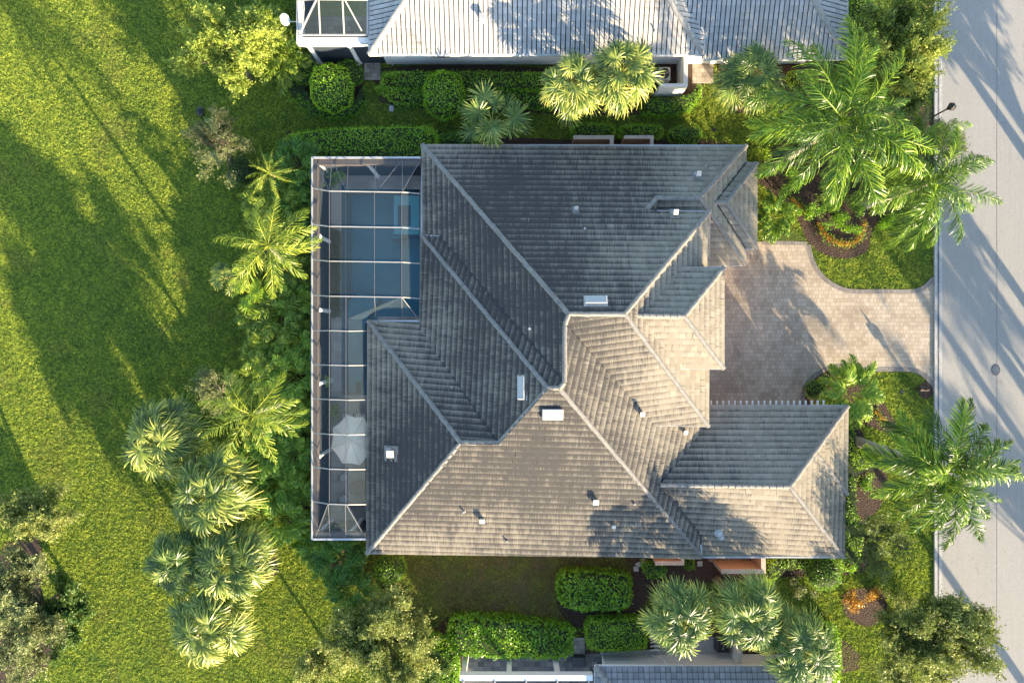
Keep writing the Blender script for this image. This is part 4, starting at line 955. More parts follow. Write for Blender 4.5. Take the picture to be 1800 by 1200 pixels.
def frond(name, Ln, e0, droop, n, lmax, lw, mat, seed=0, hang=.35, plume=.4, stub=.12, tip=.25):
    rg = np.random.default_rng(seed); ns = 26; pts = [np.zeros(3)]; e = e0; side_drift = rg.uniform(-.15, .15); az = 0
    T = []
    for i in range(ns):
        t = i/ns; e = e0-droop*(t**1.3); az = side_drift*t
        d = np.array([math.cos(e)*math.cos(az), math.cos(e)*math.sin(az), math.sin(e)]); T.append(d); pts.append(pts[-1]+d*Ln/ns)
    pts = np.array(pts); T.append(T[-1]); T = np.array(T)
    V = []; F = []; rr = []
    # rachis
    for i in range(0, ns, 2):
        w0 = (.03 if Ln > 1.2 else .009)*(1-i/ns)+.0015; w1 = (.03 if Ln > 1.2 else .009)*(1-min(1, (i+2)/ns))+.0015
        S0 = np.cross([0, 0, 1], T[i]); S0 /= np.linalg.norm(S0)+1e-9; U0 = np.cross(T[i], S0)
        b = len(V); j = min(i+2, ns)
        V += [pts[i]-S0*w0, pts[i]+U0*w0, pts[i]+S0*w0, pts[j]-S0*w1, pts[j]+U0*w1, pts[j]+S0*w1]
        F += [[b, b+1, b+4, b+3], [b+1, b+2, b+5, b+4]]; rr += [.85, .85]
    for sd in (-1, 1):
        for k in range(n):
            t = stub+(1-stub)*(k+rg.random()*.5)/n; i = min(ns-1, int(t*ns)); fr_ = t*ns-i
            p = pts[i]*(1-fr_)+pts[i+1]*fr_; Td = T[i]; S = np.cross([0, 0, 1], Td); S /= np.linalg.norm(S)+1e-9; U = np.cross(Td, S)
            l = lmax*(math.sin(math.pi*min(1, (.18+.82*(t-stub)/(1-stub)))**.9)**.6*(1-tip)+tip*(1-t))*rg.uniform(.85, 1.1)
            l = max(l, lmax*.22)
            ang = rad(62-34*t)+rg.normal()*.08; ro = rg.normal()*plume+.12
            D = Td*math.cos(ang)+(S*sd*math.cos(ro)+U*math.sin(ro))*math.sin(ang)
            W = np.cross(D, U*math.cos(ro)-S*sd*math.sin(ro)); W /= np.linalg.norm(W)+1e-9
            tw = rg.normal()*.8; W = W*math.cos(tw)+U*math.sin(tw)
            m1 = p+D*l*.5+np.array([0, 0, -hang*l*.12]); m2 = p+D*l*.82+np.array([0, 0, -hang*l*.42]); m3 = p+D*l+np.array([0, 0, -hang*l*.75])
            b = len(V); V += [p-W*lw*.3, p+W*lw*.3, m1-W*lw*.5, m1+W*lw*.5, m2-W*lw*.36, m2+W*lw*.36, m3-W*.003, m3+W*.003]
            F += [[b, b+1, b+3, b+2], [b+2, b+3, b+5, b+4], [b+4, b+5, b+7, b+6]]; q = rg.random(); rr += [q*.8, q*.9, min(1, q+.1)]
    return npmesh(name, V, F, mat, rnd=rr)
def fanleaf(name, pet, Rr, nseg, mat, seed=0, droop=.5, spread=165, lw=.03, e=30):
    """petiole rising at angle e, fan blade at its end facing up and outward"""
    rg = np.random.default_rng(seed); V = []; F = []; rr = []; e = rad(e)
    P = [np.array([pet*t*math.cos(e)+.12*pet*t*t*math.sin(max(e, 0)), 0, pet*t*math.sin(e)-.16*pet*t*t]) for t in np.linspace(0, 1, 5)]
    for i in range(4):
        b = len(V); w_ = .011; V += [P[i]+[0, -w_, 0], P[i]+[0, 0, w_], P[i]+[0, w_, 0], P[i+1]+[0, -w_, 0], P[i+1]+[0, 0, w_], P[i+1]+[0, w_, 0]]
        F += [[b, b+1, b+4, b+3], [b+1, b+2, b+5, b+4]]; rr += [.8, .8]
    h = P[-1]; bt = e*.45-rad(28)+rg.normal()*.12; X = np.array([math.cos(bt), 0, math.sin(bt)]); Y = np.array([0, 1, 0]); Zn = np.cross(X, Y); rl = rg.normal()*.35
    Y = Y*math.cos(rl)+Zn*math.sin(rl); Zn = np.cross(X, Y)
    for k in range(nseg):
        a = rad(-spread+2*spread*(k+.5)/nseg)+rg.normal()*.05
        l = Rr*(.80+.20*math.cos(a))*rg.uniform(.82, 1.08); fold = .5 if k % 2 else -.5
        D = X*math.cos(a)+Y*math.sin(a)+Zn*.12*(1 if Zn[2] > 0 else -1); D /= np.linalg.norm(D); W = -X*math.sin(a)+Y*math.cos(a); W2 = W*math.cos(fold)+Zn*math.sin(fold)
        dr = droop*rg.uniform(.5, 1.5); dn = np.array([0, 0, -1.])
        m1 = h+D*l*.40+dn*dr*l*.02; m2 = h+D*l*.70+dn*dr*l*.16; m3 = h+D*l*.95+dn*dr*l*.50; ws = lw*(.85+.35*rg.random())
        b = len(V); V += [h-W*.006, h+W*.006, m1-W2*ws*.55, m1+W2*ws*.55, m2-W2*ws*.36, m2+W2*ws*.36, m3-W*.003, m3+W*.003]
        F += [[b, b+1, b+3, b+2], [b+2, b+3, b+5, b+4], [b+4, b+5, b+7, b+6]]; q = rg.random(); rr += [q*.6, q*.75, min(1, q*.8+.3)]
    return npmesh(name, V, F, mat, rnd=rr)
def trunk_mesh(name, pts, rs, mat, parent, n=10, rings=False):
    P = []; Q = []
    for i in range(len(pts)-1):
        a, b = Vector(pts[i]), Vector(pts[i+1]); m_ = 6
        for k in range(m_): P.append(a.lerp(b, k/m_)); Q.append((rs[i]*(1-k/m_)+rs[i+1]*k/m_)*(1.06 if (k % 2 and rings) else 1.0))
    P.append(Vector(pts[-1])); Q.append(rs[-1]); mb = MB(); mb.tube(P, Q, n); return mb.build(name, mat, parent, smooth=True)

FR = {}
def fr_variants(key, **k):
    if key not in FR: FR[key] = [frond('frond', seed=s_+17, **k) for s_ in range(3)]
    return FR[key]
def place_part(me, parent, loc, eul, sc, name='frond'):
    o = link(name, me, parent); o.location = loc; o.rotation_euler = eul; o.scale = (sc, sc, sc); return o
def feather_palm(px, py, z, Lm, n, lb, key='palm', base=None, tr=.17, spear=True, group=None, seed=1, yfrac=0, cat='palm tree', lmax=.7, nl=84, nm='feather_palm', lw=.036, el=None, azs=None):
    rg = random.Random(seed); x, y, _ = at(px, py, z)
    bx, by = (at(*base)[:2] if base else (x+rg.uniform(-.3, .3), y+rg.uniform(-.3, .3)))
    t = empty(nm, (bx, by, 0), lb, cat, group); top = Vector((x-bx, y-by, z))
    trunk_mesh('trunk', [(0, 0, -.05), (top.x*.3, top.y*.3, z*.4), (top.x*.75, top.y*.75, z*.8), top-Vector((0, 0, .1))], [tr*1.35, tr, tr*.9, tr*.6], M['palm_trunk'] if z > 3.5 else M['boot'], t, rings=True)
    hi = fr_variants((key, 'hi', lmax, nl), Ln=1, e0=rad(62), droop=rad(85), n=nl, lmax=lmax/4*.95, lw=lw/4, mat=M[key], hang=.4, plume=.6)
    mid = fr_variants((key, 'mid', lmax, nl), Ln=1, e0=rad(32), droop=rad(72), n=nl, lmax=lmax/4, lw=lw/4, mat=M[key], hang=.75, plume=.65)
    lo = fr_variants((key, 'lo', lmax, nl), Ln=1, e0=rad(2), droop=rad(62), n=nl, lmax=lmax/4, lw=lw/4, mat=M[key], hang=1.0, plume=.7)
    for i in range(n):
        az = azs[i] if azs and i < len(azs) else (i*2.39996+rg.uniform(-.25, .25))
        u = i/n
        if azs and i < len(azs): cls = mid if i % 3 else lo
        else: cls = lo if u < .3 else (mid if u < .72 else hi)
        sc = Lm*(rg.uniform(.9, 1.06) if cls is not hi else rg.uniform(.62, .85))
        place_part(cls[i % 3], t, top+Vector((0, 0, .15*u)), (rg.uniform(-.5, .5), rg.uniform(-.15, .15), az), sc)
    return t
FAN = {}
def fan_palm(px, py, z, r, lb, key='fan', n=30, base=None, group='cabbage palms', seed=1, dead=0, tr=.2, nseg=30, nm='fan_palm', lo=-30, droop=.8):
    rg = random.Random(seed); x, y, _ = at(px, py, z); bx, by = (at(*base)[:2] if base else (x+rg.uniform(-.25, .25), y+rg.uniform(-.25, .25)))
    t = empty(nm, (bx, by, 0), lb, 'palm tree', group); top = Vector((x-bx, y-by, z))
    trunk_mesh('trunk', [(0, 0, -.05), (top.x*.5, top.y*.5, z*.5), top-Vector((0, 0, .15))], [tr*1.2, tr, tr*1.1], M['boot'], t)
    k_ = (key, nseg, droop); ELS = (-32, -12, 8, 28, 48, 70)
    if k_ not in FAN: FAN[k_] = {e: [fanleaf('fan_leaf', .62, .46, nseg, M[key], seed=s_+105+e, lw=.034*30/nseg, droop=droop, e=e) for s_ in range(3)] for e in ELS}
    for i in range(n):
        u = (i+.5)/n; el = lo+(80-lo)*u**.95; e = min(ELS, key=lambda q: abs(q-el)); az = i*2.39996+rg.uniform(-.35, .35)
        sc = r*rg.uniform(.82, 1.12)*(1 if u < .65 else 1.2-.32*u)
        place_part(rg.choice(FAN[k_][e]), t, top+Vector((0, 0, .1*u)), (rg.uniform(-.25, .25), rg.uniform(-.12, .12), az), sc, 'fan_leaf')
    if dead:
        if 'dead' not in FAN: FAN['dead'] = [fanleaf('dead_fan_leaf', .5, .45, 26, M['dead'], seed=3, droop=1.6, e=10)]
        for i in range(dead): place_part(FAN['dead'][0], t, top-Vector((0, 0, .2)), (rg.uniform(-.6, .6), rad(35), rg.uniform(0, 6.28)), r*.9, 'dead_fan_leaf')
    return t
def clump_mesh(name, n, L_, mat, seed, lmax=.34, lw=.04, spread=1.0, nl=30, base_r=.25):
    rg = random.Random(seed); Vs = []; Fs = []; rs = []; off = 0
    for i in range(n):
        u = i/n; e0 = rad(78-50*u*spread); me = frond('tmp', L_*rg.uniform(.75, 1.1), e0, rad(70+25*u), nl, lmax, lw, mat, seed=seed*100+i, hang=.5, plume=.3, stub=.3)
        v = np.empty(len(me.vertices)*3, np.float32); me.vertices.foreach_get('co', v); v = v.reshape(-1, 3)
        f = np.empty(len(me.loops), np.int32); me.loops.foreach_get('vertex_index', f); r_ = np.empty(len(me.polygons), np.float32); me.attributes['rnd'].data.foreach_get('value', r_)
        a = i*2.39996+rg.uniform(-.3, .3); v = rotz(v, a); v[:, 0] += math.cos(a)*base_r*rg.random(); v[:, 1] += math.sin(a)*base_r*rg.random()
        v[:, 2] += L_*.35*rg.random()
        Vs.append(v); Fs.append(f.reshape(-1, 4)+off); rs.append(r_); off += len(v); bpy.data.meshes.remove(me)
    return npmesh(name, np.concatenate(Vs), np.concatenate(Fs), mat, rnd=np.concatenate(rs))
AR = {}
def areca(px, py, L_, lb, key='areca', group='areca palm clumps along the pool cage', z=1.2, seed=1, nm='areca_palm', cat='palm shrub', n=20, fan=False, sy=1.1, **kk):
    v = (seed % 4, key, n)
    if v not in AR: AR[v] = clump_mesh('foliage', n, 1.0, M[key], 11+seed % 4, lmax=kk.get('lmax', .30), lw=.03, nl=kk.get('nl', 30))
    x, y, _ = at(px, py, z); t = empty(nm, (x, y, 0), lb, cat, group); rg = random.Random(seed)
    o = link('foliage', AR[v], t); o.scale = (L_, L_*sy, L_*.95); o.rotation_euler = (0, 0, rg.uniform(0, 6.28)); o.location = (0, 0, z*.45)
    mb = MB()
    for k in range(6):
        a = k*1.05; mb.tube([(.05*math.cos(a), .05*math.sin(a), 0), (.10*math.cos(a), .10*math.sin(a), z*.45+.15)], [.03, .015], 5)
    mb.build('stem', M['boot'], t); return t

def leafy_tree(px, py, z, rx, ry, h, key, lb, seed=1, dens=1.0, leaf=.10, twig=.8, nm='leafy_tree', cat='tree', group=None, base=None, flat=.6, limbs=34, spiky=1.0, bark='bark'):
    """crown centre at height z; rx, ry in pixels"""
    rg = np.random.default_rng(seed); x, y, _ = at(px, py, z); rx = m_of(rx, z); ry = m_of(ry, z)
    bx, by = (at(*base)[:2] if base else (x, y)); t = empty(nm, (bx, by, 0), lb, cat, group)
    c = np.array([x-bx, y-by, z]); rz = h; tb = MB(); zb = max(.4, z-rz*.9)
    r0 = .05+.035*math.sqrt(rx*ry)
    tb.tube([(0, 0, -.05), (c[0]*.4, c[1]*.4, zb*.6), (c[0]*.7, c[1]*.7, zb)], [r0*1.4, r0, r0*.85], 8)
    pts = []; start = np.array([c[0]*.7, c[1]*.7, zb])
    lobes = rg.normal(size=(7, 3)); lobes /= np.linalg.norm(lobes, axis=1)[:, None]
    for i in range(limbs):
        d = rg.normal(size=3); d /= np.linalg.norm(d); d[2] = abs(d[2])*1.0-.25; d /= np.linalg.norm(d)
        lob = .72+.4*max(0, float((lobes@d).max()))**3*rg.uniform(.7, 1.15)
        rr_ = (rg.random()**.5)*1.02*lob
        end = c+d*np.array([rx, ry, rz])*rr_
        mid = start*.45+end*.55+np.array([0, 0, .25*rz*rg.random()])
        tb.tube([tuple(start), tuple(mid), tuple(end)], [r0*.42, r0*.22, .012], 5, cap=False)
        nt_ = int(24*dens)+4
        for j in range(nt_):
            s0 = end*(1-.55*rg.random()**1.5)+mid*(.55*rg.random()**1.5) if rg.random() < .5 else end
            s0 = mid+(end-mid)*rg.uniform(.25, 1)
            out = (s0-c)/np.array([rx, ry, rz]); out /= np.linalg.norm(out)+1e-6
            td = out*.55*spiky+rg.normal(size=3)*.55+np.array([0, 0, .25]); td /= np.linalg.norm(td); tl = twig*rg.uniform(.45, 1.1)
            e2 = s0+td*tl
            if j % 4 == 0: tb.tube([tuple(s0), tuple(e2)], [.010, .004], 3, cap=False)
            nl = int(24*twig/.8)
            tt = rg.random((nl, 1))**.8; pts.append(s0+(e2-s0)*tt+rg.normal(size=(nl, 3))*.055)
    C = np.concatenate(pts); V, F = leaf_quads(C, leaf*1.1, up=.5, aspect=.5, rng=rg)
    cl = noise_like(C, seed)
    me = npmesh('crown', V, F, M[key], rnd=np.clip(cl*.55+rg.random(len(C))*.55, 0, 1)); link('crown', me, t)
    tb.build('trunk', M[bark], t, smooth=True); return t
def noise_like(C, seed):
    rg = np.random.default_rng(seed+99); s = np.zeros(len(C))
    for k in range(5):
        w_ = rg.normal(size=3)*1.6; s += np.sin(C@w_+rg.random()*6.28)
    return .5+.5*s/3.2
def pt_seg(P, a, b):
    ab = b-a; t = np.clip(((P-a)@ab)/(ab@ab+1e-9), 0, 1); return np.linalg.norm(P-(a+t[:, None]*ab), axis=1)
def hedge(poly, h, key, lb, z=None, dens=230, leaf=.10, seed=1, nm='hedge', cat='hedge', group=None, smooth=3, edge=.28, wob=.07, sides=True):
    """clipped hedge: pixel outline of its top"""
    z = z if z is not None else h; rg = np.random.default_rng(seed)
    P = smooth_closed(poly, smooth) if smooth else poly
    W = np.array([at(a, b, z)[:2] for a, b in P]); c = W.mean(0); t = empty(nm, (c[0], c[1], 0), lb, cat, group); W = W-c
    lo, hi = W.min(0), W.max(0); area = 0
    for i in range(len(W)): j = (i+1) % len(W); area += W[i, 0]*W[j, 1]-W[j, 0]*W[i, 1]
    area = abs(area)/2; bb = (hi-lo).prod(); n = int(dens*area*1.0*bb/area)
    Q = lo+rg.random((n, 2))*(hi-lo); ins = np.zeros(n, bool); dist = np.full(n, 1e9)
    for i in range(len(W)):
        a, b = W[i], W[(i+1) % len(W)]; cond = (a[1] > Q[:, 1]) != (b[1] > Q[:, 1])
        xi = (b[0]-a[0])*(Q[:, 1]-a[1])/(b[1]-a[1]+1e-12)+a[0]; ins ^= cond & (Q[:, 0] < xi); dist = np.minimum(dist, pt_seg(Q, a, b))
    Q = Q[ins]; dist = dist[ins]
    ed = np.clip(dist/edge, 0, 1); bumpy = wob*(np.sin(Q[:, 0]*3.1+seed)+np.sin(Q[:, 1]*3.7+Q[:, 0]*1.7)+np.sin(Q[:, 0]*7.3+Q[:, 1]*5.1)*.6)
    Z_ = h*(1-.35*(1-ed)**2)+bumpy+rg.normal(size=len(Q))*.025
    pts = [np.c_[Q, Z_]]
    if sides:
        per = 0; L_ = []
        for i in range(len(W)): L_.append(np.linalg.norm(W[(i+1) % len(W)]-W[i]))
        for i, l in enumerate(L_):
            m_ = int(l*h*dens*.8); u = rg.random((m_, 1)); pp = W[i]+(W[(i+1) % len(W)]-W[i])*u; pp = pp*(1+rg.normal(size=(m_, 1))*.01)
            pp = pp+rg.normal(size=pp.shape)*.05; pts.append(np.c_[pp, rg.random(m_)*h*.85])
    C = np.concatenate(pts); sel = rg.random(len(C)) < .04; C[sel, 2] += rg.uniform(.03, .16, sel.sum()); V, F = leaf_quads(C, leaf, up=1.1, aspect=.6, rng=rg)
    link('foliage', npmesh('foliage', V, F, M[key], rnd=np.clip(noise_like(C*.8, seed)*.4+rg.random(len(C))*.65, 0, 1)), t)
    sh = 1-.12/max(.3, (hi-lo).min()/2); mb = MB(); mb.prism([tuple(p*sh) for p in W], 0, h*.8); mb.build('shade_core', M['core'], t)
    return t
M['core'] = simple('inner_shade', (.022, .038, .010), .9, .5, 8)  # solid core fill, darkened for the shade between the leaves
def ball(px, py, rx, ry, h, key, lb, seed=1, dens=420, leaf=.09, group='round clipped bushes', nm='round_bush', zc=None, power=2.4):
    rg = np.random.default_rng(seed); zc = zc or h*.5; x, y, _ = at(px, py, zc); rx, ry = m_of(rx, zc), m_of(ry, zc)
    t = empty(nm, (x, y, 0), lb, 'bush', group); rz = h-zc; n = int(dens*4*rx*ry)
    d = rg.normal(size=(n, 3)); d /= np.linalg.norm(d, axis=1)[:, None]; d[:, 2] = np.where(d[:, 2] < -.55, -d[:, 2], d[:, 2])
    k = (np.abs(d)**power).sum(1)**(-1/power); C = d*k[:, None]*np.array([rx, ry, rz])+rg.normal(size=(n, 3))*.03; C *= (1+.03*np.sin(d[:, :1]*9+seed)+.03*np.sin(d[:, 1:2]*11)); C[:, 2] += zc
    sel = rg.random(n) < .03; C[sel] += d[sel]*rg.uniform(.04, .14, (sel.sum(), 1))
    V, F = leaf_quads(C, leaf, up=.8, aspect=.6, rng=rg)
    link('foliage', npmesh('foliage', V, F, M[key], rnd=np.clip(noise_like(C, seed)*.4+rg.random(n)*.65, 0, 1)), t)
    mb = MB(); mb.lathe((0, 0, zc), [(min(rx, ry)*.3, -zc), (min(rx, ry)*.86, -rz*.5), (min(rx, ry)*.92, 0), (min(rx, ry)*.75, rz*.6), (min(rx, ry)*.3, rz*.9)], 14, rx/min(rx, ry), ry/min(rx, ry)); mb.build('shade_core', M['core'], t, smooth=True)
    return t
def loose_bush(px, py, rx, ry, h, key, lb, seed=1, n=900, leaf=.10, nm='shrub', cat='shrub', group=None):
    rg = np.random.default_rng(seed); x, y, _ = at(px, py, h*.6); rx, ry = m_of(rx), m_of(ry); t = empty(nm, (x, y, 0), lb, cat, group)
    K = max(5, int(rx*ry*14)); cc = rg.normal(size=(K, 3))*.45*np.array([rx, ry, h*.35])+[0, 0, h*.6]
    C = np.concatenate([c+rg.normal(size=(n//K, 3))*.13 for c in cc]); C[:, 2] = np.clip(C[:, 2], .05, h*1.15)
    V, F = leaf_quads(C, leaf, up=.8, aspect=.5, rng=rg); link('foliage', npmesh('foliage', V, F, M[key], rnd=rg.random(len(C))), t)
    mb = MB()
    for c in cc[:12]: mb.tube([(0, 0, 0), tuple(c*.5+np.array([0, 0, .05])), tuple(c)], [.02, .012, .006], 4, cap=False)
    mb.build('stem', M['bark'], t); return t

# ---------------------------------------------------------------- trees
leafy_tree(408, 82, 3.4, 96, 92, 1.9, 'tree_yellow', 'bushy yellow green tree at the top, left of the screened lanai', 3, 1.5, .11, .8, base=(440, 140), limbs=46)
leafy_tree(383, 255, 2.4, 60, 72, 1.6, 'tree_pale', 'sparse pale twiggy small tree alone on the shaded lawn', 4, .75, .075, .75, base=(410, 290), limbs=36, spiky=1.5)
leafy_tree(1588, 82, 4.2, 94, 112, 2.3, 'tree_bright', 'olive green street tree overhanging the kerb at the top right', 5, 2.0, .095, .8, limbs=62)
leafy_tree(376, 690, 2.6, 38, 48, 1.2, 'tree_pale', 'little pale twiggy tree between the fan palm and the feather palm on the left', 6, .8, .08, .6, limbs=20, spiky=1.4)
leafy_tree(70, 893, 3.2, 78, 52, 1.5, 'tree_olive', 'grey green tree at the left edge, uppermost of the corner group', 7, 1.3, .10, .75, base=(95, 930), limbs=34)
leafy_tree(35, 1085, 3.6, 72, 150, 2.2, 'tree_pale', 'large silvery green tree along the left edge at the bottom corner', 8, 2.0, .10, .85, limbs=54)
leafy_tree(112, 1085, 2.0, 52, 88, 1.3, 'tree_dark', 'dark green leafy tree beside the silvery tree in the bottom left corner', 9, 1.5, .13, .5, limbs=34, spiky=.6)
leafy_tree(668, 1120, 3.2, 118, 92, 1.9, 'tree_olive', 'wide olive tree at the bottom, left of the long hedge', 10, 2.0, .10, .85, limbs=56, base=(650, 1130))
leafy_tree(1630, 1125, 3.6, 128, 88, 2.0, 'tree_olive', 'wide olive tree reaching over the road in the bottom right corner', 12, 2.0, .105, .9, limbs=58)
leafy_tree(1545, 955, 3.6, 58, 60, 1.6, 'tree_olive', 'thin dark tree behind the garage hedge near the bottom right', 13, .5, .08, .8, limbs=30, spiky=1.3)
leafy_tree(1665, 245, 1.8, 36, 34, 1.2, 'tree_pale', 'small greyish shrub tree at the foot of the street lamp', 14, .8, .07, .6, limbs=18, spiky=1.3)
leafy_tree(1600, 165, 2.2, 38, 40, 1.2, 'tree_dark', 'small dark tree under the street tree next to the palm', 15, 1, .09, .6, limbs=18)
leafy_tree(560, 1165, 2.2, 44, 40, 1.2, 'tree_olive', 'small olive tree in front of the wide one at the bottom', 26, 1.2, .09, .6, limbs=22)
leafy_tree(758, 1180, 1.8, 34, 30, 1.0, 'tree_dark', 'small dark leafy tree below the long hedge at the bottom', 27, 1.3, .12, .5, limbs=18, spiky=.6)

# feather palms
feather_palm(1480, 215, 7.6, 4.9, 27, 'tall feather palm over the front garden, fronds spreading towards the house', seed=2, tr=.2, lmax=.95, nl=76, lw=.036)
feather_palm(1632, 322, 6.6, 3.8, 25, 'tall bright feather palm leaning over the kerb next to the front garden', seed=5, tr=.18, lmax=.95, nl=76, lw=.036)
feather_palm(1590, 262, 5.4, 3.4, 18, 'lower dark feather palm hidden between the two tall ones of the front garden', seed=15, tr=.14, lmax=.95, nl=76, lw=.036)
feather_palm(1660, 828, 7.6, 3.9, 31, 'tall feather palm with visible grey trunk over the street verge beside the garage', base=(1505, 775), seed=8, tr=.24, lmax=.95, nl=77, lw=.05)
feather_palm(472, 432, 5.8, 2.9, 19, 'yellow green feather palm by the cage, upper of the two', 'palm_yellow', base=(515, 470), seed=11, tr=.13, lmax=.9, nl=52, lw=.04)
feather_palm(443, 727, 6.4, 2.9, 19, 'yellow green feather palm by the cage, lower of the two', 'palm_yellow', base=(517, 704), seed=13, tr=.12, lmax=.9, nl=52, lw=.04)
feather_palm(474, 305, 3.2, 1.6, 18, 'small feather palm below the hedge at the cage corner', 'palm_yellow', seed=17, tr=.09, lmax=.55, nl=34)
# fan palms
fan_palm(865, 218, 2.6, 2.3, 'fan palm with a few large leaves touching the north gutter', 'fan', n=13, seed=3, group=None, lo=5, nseg=30, droop=.25)
fan_palm(1004, 150, 4.4, 1.95, 'cabbage palm against the pale roof, left of the touching pair', 'fan_yellow', n=42, seed=4, dead=2)
fan_palm(1092, 130, 4.8, 2.05, 'cabbage palm against the pale roof, right of the touching pair', 'fan_yellow', n=44, seed=5)
fan_palm(1320, 138, 3.8, 1.95, 'single cabbage palm by the wall of the pale roofed house near the brown mulch', 'fan', n=44, seed=6)
fan_palm(286, 770, 3.6, 2.4, 'cabbage palm at the lawn edge, the leftmost and topmost of the group', 'fan_yellow', n=48, seed=7, dead=2)
fan_palm(372, 865, 3.8, 2.5, 'cabbage palm, second from the top of the group beside the lawn', 'fan_yellow', n=48, seed=8, dead=2)
fan_palm(318, 985, 3.6, 2.0, 'grey green cabbage palm, left one of the middle pair beside the lawn', 'fan', n=50, seed=9)
fan_palm(408, 988, 3.8, 2.35, 'cabbage palm, right one of the middle pair beside the mulch', 'fan_yellow', n=50, seed=10)
fan_palm(368, 1095, 3.6, 2.5, 'cabbage palm at the lower end of the group beside the lawn', 'fan_yellow', n=48, seed=11, dead=2)
fan_palm(1197, 1085, 4.6, 2.1, 'cabbage palm with a dead brown leaf, left of the row at the bottom house', 'fan', n=44, seed=12, dead=3)
fan_palm(1315, 1080, 5.2, 2.1, 'bluish cabbage palm in the middle of the row at the bottom house', 'fan', n=42, seed=13)
fan_palm(1405, 1140, 4.9, 2.2, 'cabbage palm on the right of the row, cut by the bottom edge', 'fan', n=42, seed=14)
fan_palm(402, 490, 2.2, 1.2, 'small yellowing fan palm under the upper feather palm by the cage', 'fan_yellow', n=12, seed=15, group=None, nseg=26, droop=.25, lo=0)
fan_palm(440, 515, 2.2, 1.2, 'small golden fan palm between the yellow one and the areca clumps', 'lime', n=12, seed=16, group=None, nseg=26, droop=.25, lo=0)
# areca clumps along the cage
arp = [(516, 285, 1.5, 'areca clump at the cage corner below the long hedge'), (486, 352, 1.4, 'areca clump just above the upper feather palm'), (522, 345, 1.3, 'areca clump against the cage level with its second bay'),
 (524, 405, 1.35, 'areca clump wedged between the cage and the upper feather palm trunk'), (486, 552, 1.6, 'sunlit areca clump right below the upper feather palm'), (526, 530, 1.4, 'areca clump against the cage beside the sunlit clump'),
 (476, 615, 1.55, 'areca clump half way down the cage at the lawn edge'), (524, 600, 1.5, 'areca clump half way down the cage against its frame'), (512, 662, 1.55, 'areca clump above the lower feather palm near the cage'),
 (462, 660, 1.3, 'areca clump at the lawn edge above the lower feather palm crown'), (470, 790, 1.5, 'areca clump under the lower feather palm at the lawn side'), (522, 728, 1.4, 'areca clump behind the lower feather palm trunk'), (522, 800, 1.5, 'dark areca clump level with the umbrella outside the cage'),
 (480, 852, 1.5, 'dark areca clump right of the second cabbage palm'), (522, 868, 1.5, 'dark areca clump by the lower part of the cage'), (488, 918, 1.5, 'dark areca clump at the end of the row before the lawn strip'),
 (588, 985, 1.5, 'areca clump directly below the cage corner'), (610, 1042, 1.4, 'lower areca clump below the cage next to the olive tree'), (548, 975, 1.1, 'small areca clump left under the cage corner'), (508, 470, 1.2, 'areca clump under the fronds of the upper feather palm'), (455, 55, 1.7, 'areca clump in the sun between the top tree and the screened lanai'), (490, 90, 1.6, 'lower sunny areca clump touching the white beamed lanai'), (450, 615, 1.2, 'small sunny areca clump at the lawn edge under the upper feather palm'), (440, 555, 1.1, 'smallest sunny areca clump beside the golden fan palm'), (455, 350, 1.2, 'sunny areca clump between the twiggy tree and the upper feather palm'), (432, 830, 1.2, 'areca clump squeezed between two cabbage palms and the row by the cage'), (500, 330, 1.2, 'areca clump beside the small feather palm')]
for i, (px, py, L_, lb) in enumerate(arp):
    if px > 518 and 300 < py < 945: px, L_ = px-11, L_*.84
    areca(px, py, L_*1.12, lb, seed=i+1, z=2.3, n=34, key='palm_yellow' if i in (1, 4, 6, 9, 19, 20, 21, 22, 23, 24) else 'areca', group='areca palm clumps')  # yellower leaf puts sunlight into the colour of the sunny clumps
areca(1362, 382, 1.25, 'low fluffy pygmy palm at the front corner of the house', 'palm', group=None, z=1.0, seed=50, n=34, nm='pygmy_palm', sy=1.25)
areca(1500, 690, 1.9, 'short bushy palm in the driveway island bed by the garage', 'areca', group=None, z=1.6, seed=52, n=34, nm='pygmy_palm')
# ---------------------------------------------------------------- hedges and bushes
ball(583, 156, 37, 40, 2.1, 'topiary', 'big bright green ball bush below the screened lanai', 1)
ball(781, 168, 36, 40, 2.1, 'topiary', 'green ball bush in front of the double hedge of the pale roofed house', 2)
ball(1204, 238, 29, 17, 1.2, 'hedge', 'flattish round bush at the north gutter beside the yard walls', 3)
ball(686, 998, 27, 24, 1.3, 'hedge_bright', 'round bush under the south gutter at the left end', 4)
ball(1447, 1008, 30, 27, 1.3, 'hedge', 'round dark green bush under the garage south gutter', 5)
ball(540, 128, 28, 20, 1.1, 'hedge', 'low olive bush left behind the big ball bush', 6, group=None); ball(614, 130, 24, 22, 1.1, 'hedge', 'low olive bush right behind the big ball bush', 7, group=None)
ball(425, 300, 22, 24, .9, 'tree_dark', 'low dark bush at the foot of the sparse twiggy tree', 8, group=None)
ball(1433, 685, 16, 17, .9, 'hedge', 'small round bush in the dark mulch at the driveway curve', 9, group=None); ball(1452, 667, 9, 9, .6, 'hedge', 'tiny green bush beside the small round bush at the driveway curve', 10, group=None)
hedge([(497, 240), (520, 229), (600, 222), (740, 219), (764, 228), (766, 255), (758, 272), (660, 274), (545, 270), (510, 262), (496, 252)], 1.6, 'hedge_bright', 'long dark hedge above the pool cage corner', seed=1)
hedge([(671, 127), (700, 123), (955, 125), (975, 130), (975, 155), (955, 154), (680, 152), (670, 145)], 1.1, 'hedge', 'taller back hedge along the wall of the pale roofed house', seed=2)
hedge([(673, 152), (750, 156), (960, 157), (975, 186), (950, 188), (840, 184), (730, 180), (690, 176)], .7, 'hedge', 'lower front hedge on both sides of the green ball bush', seed=3)
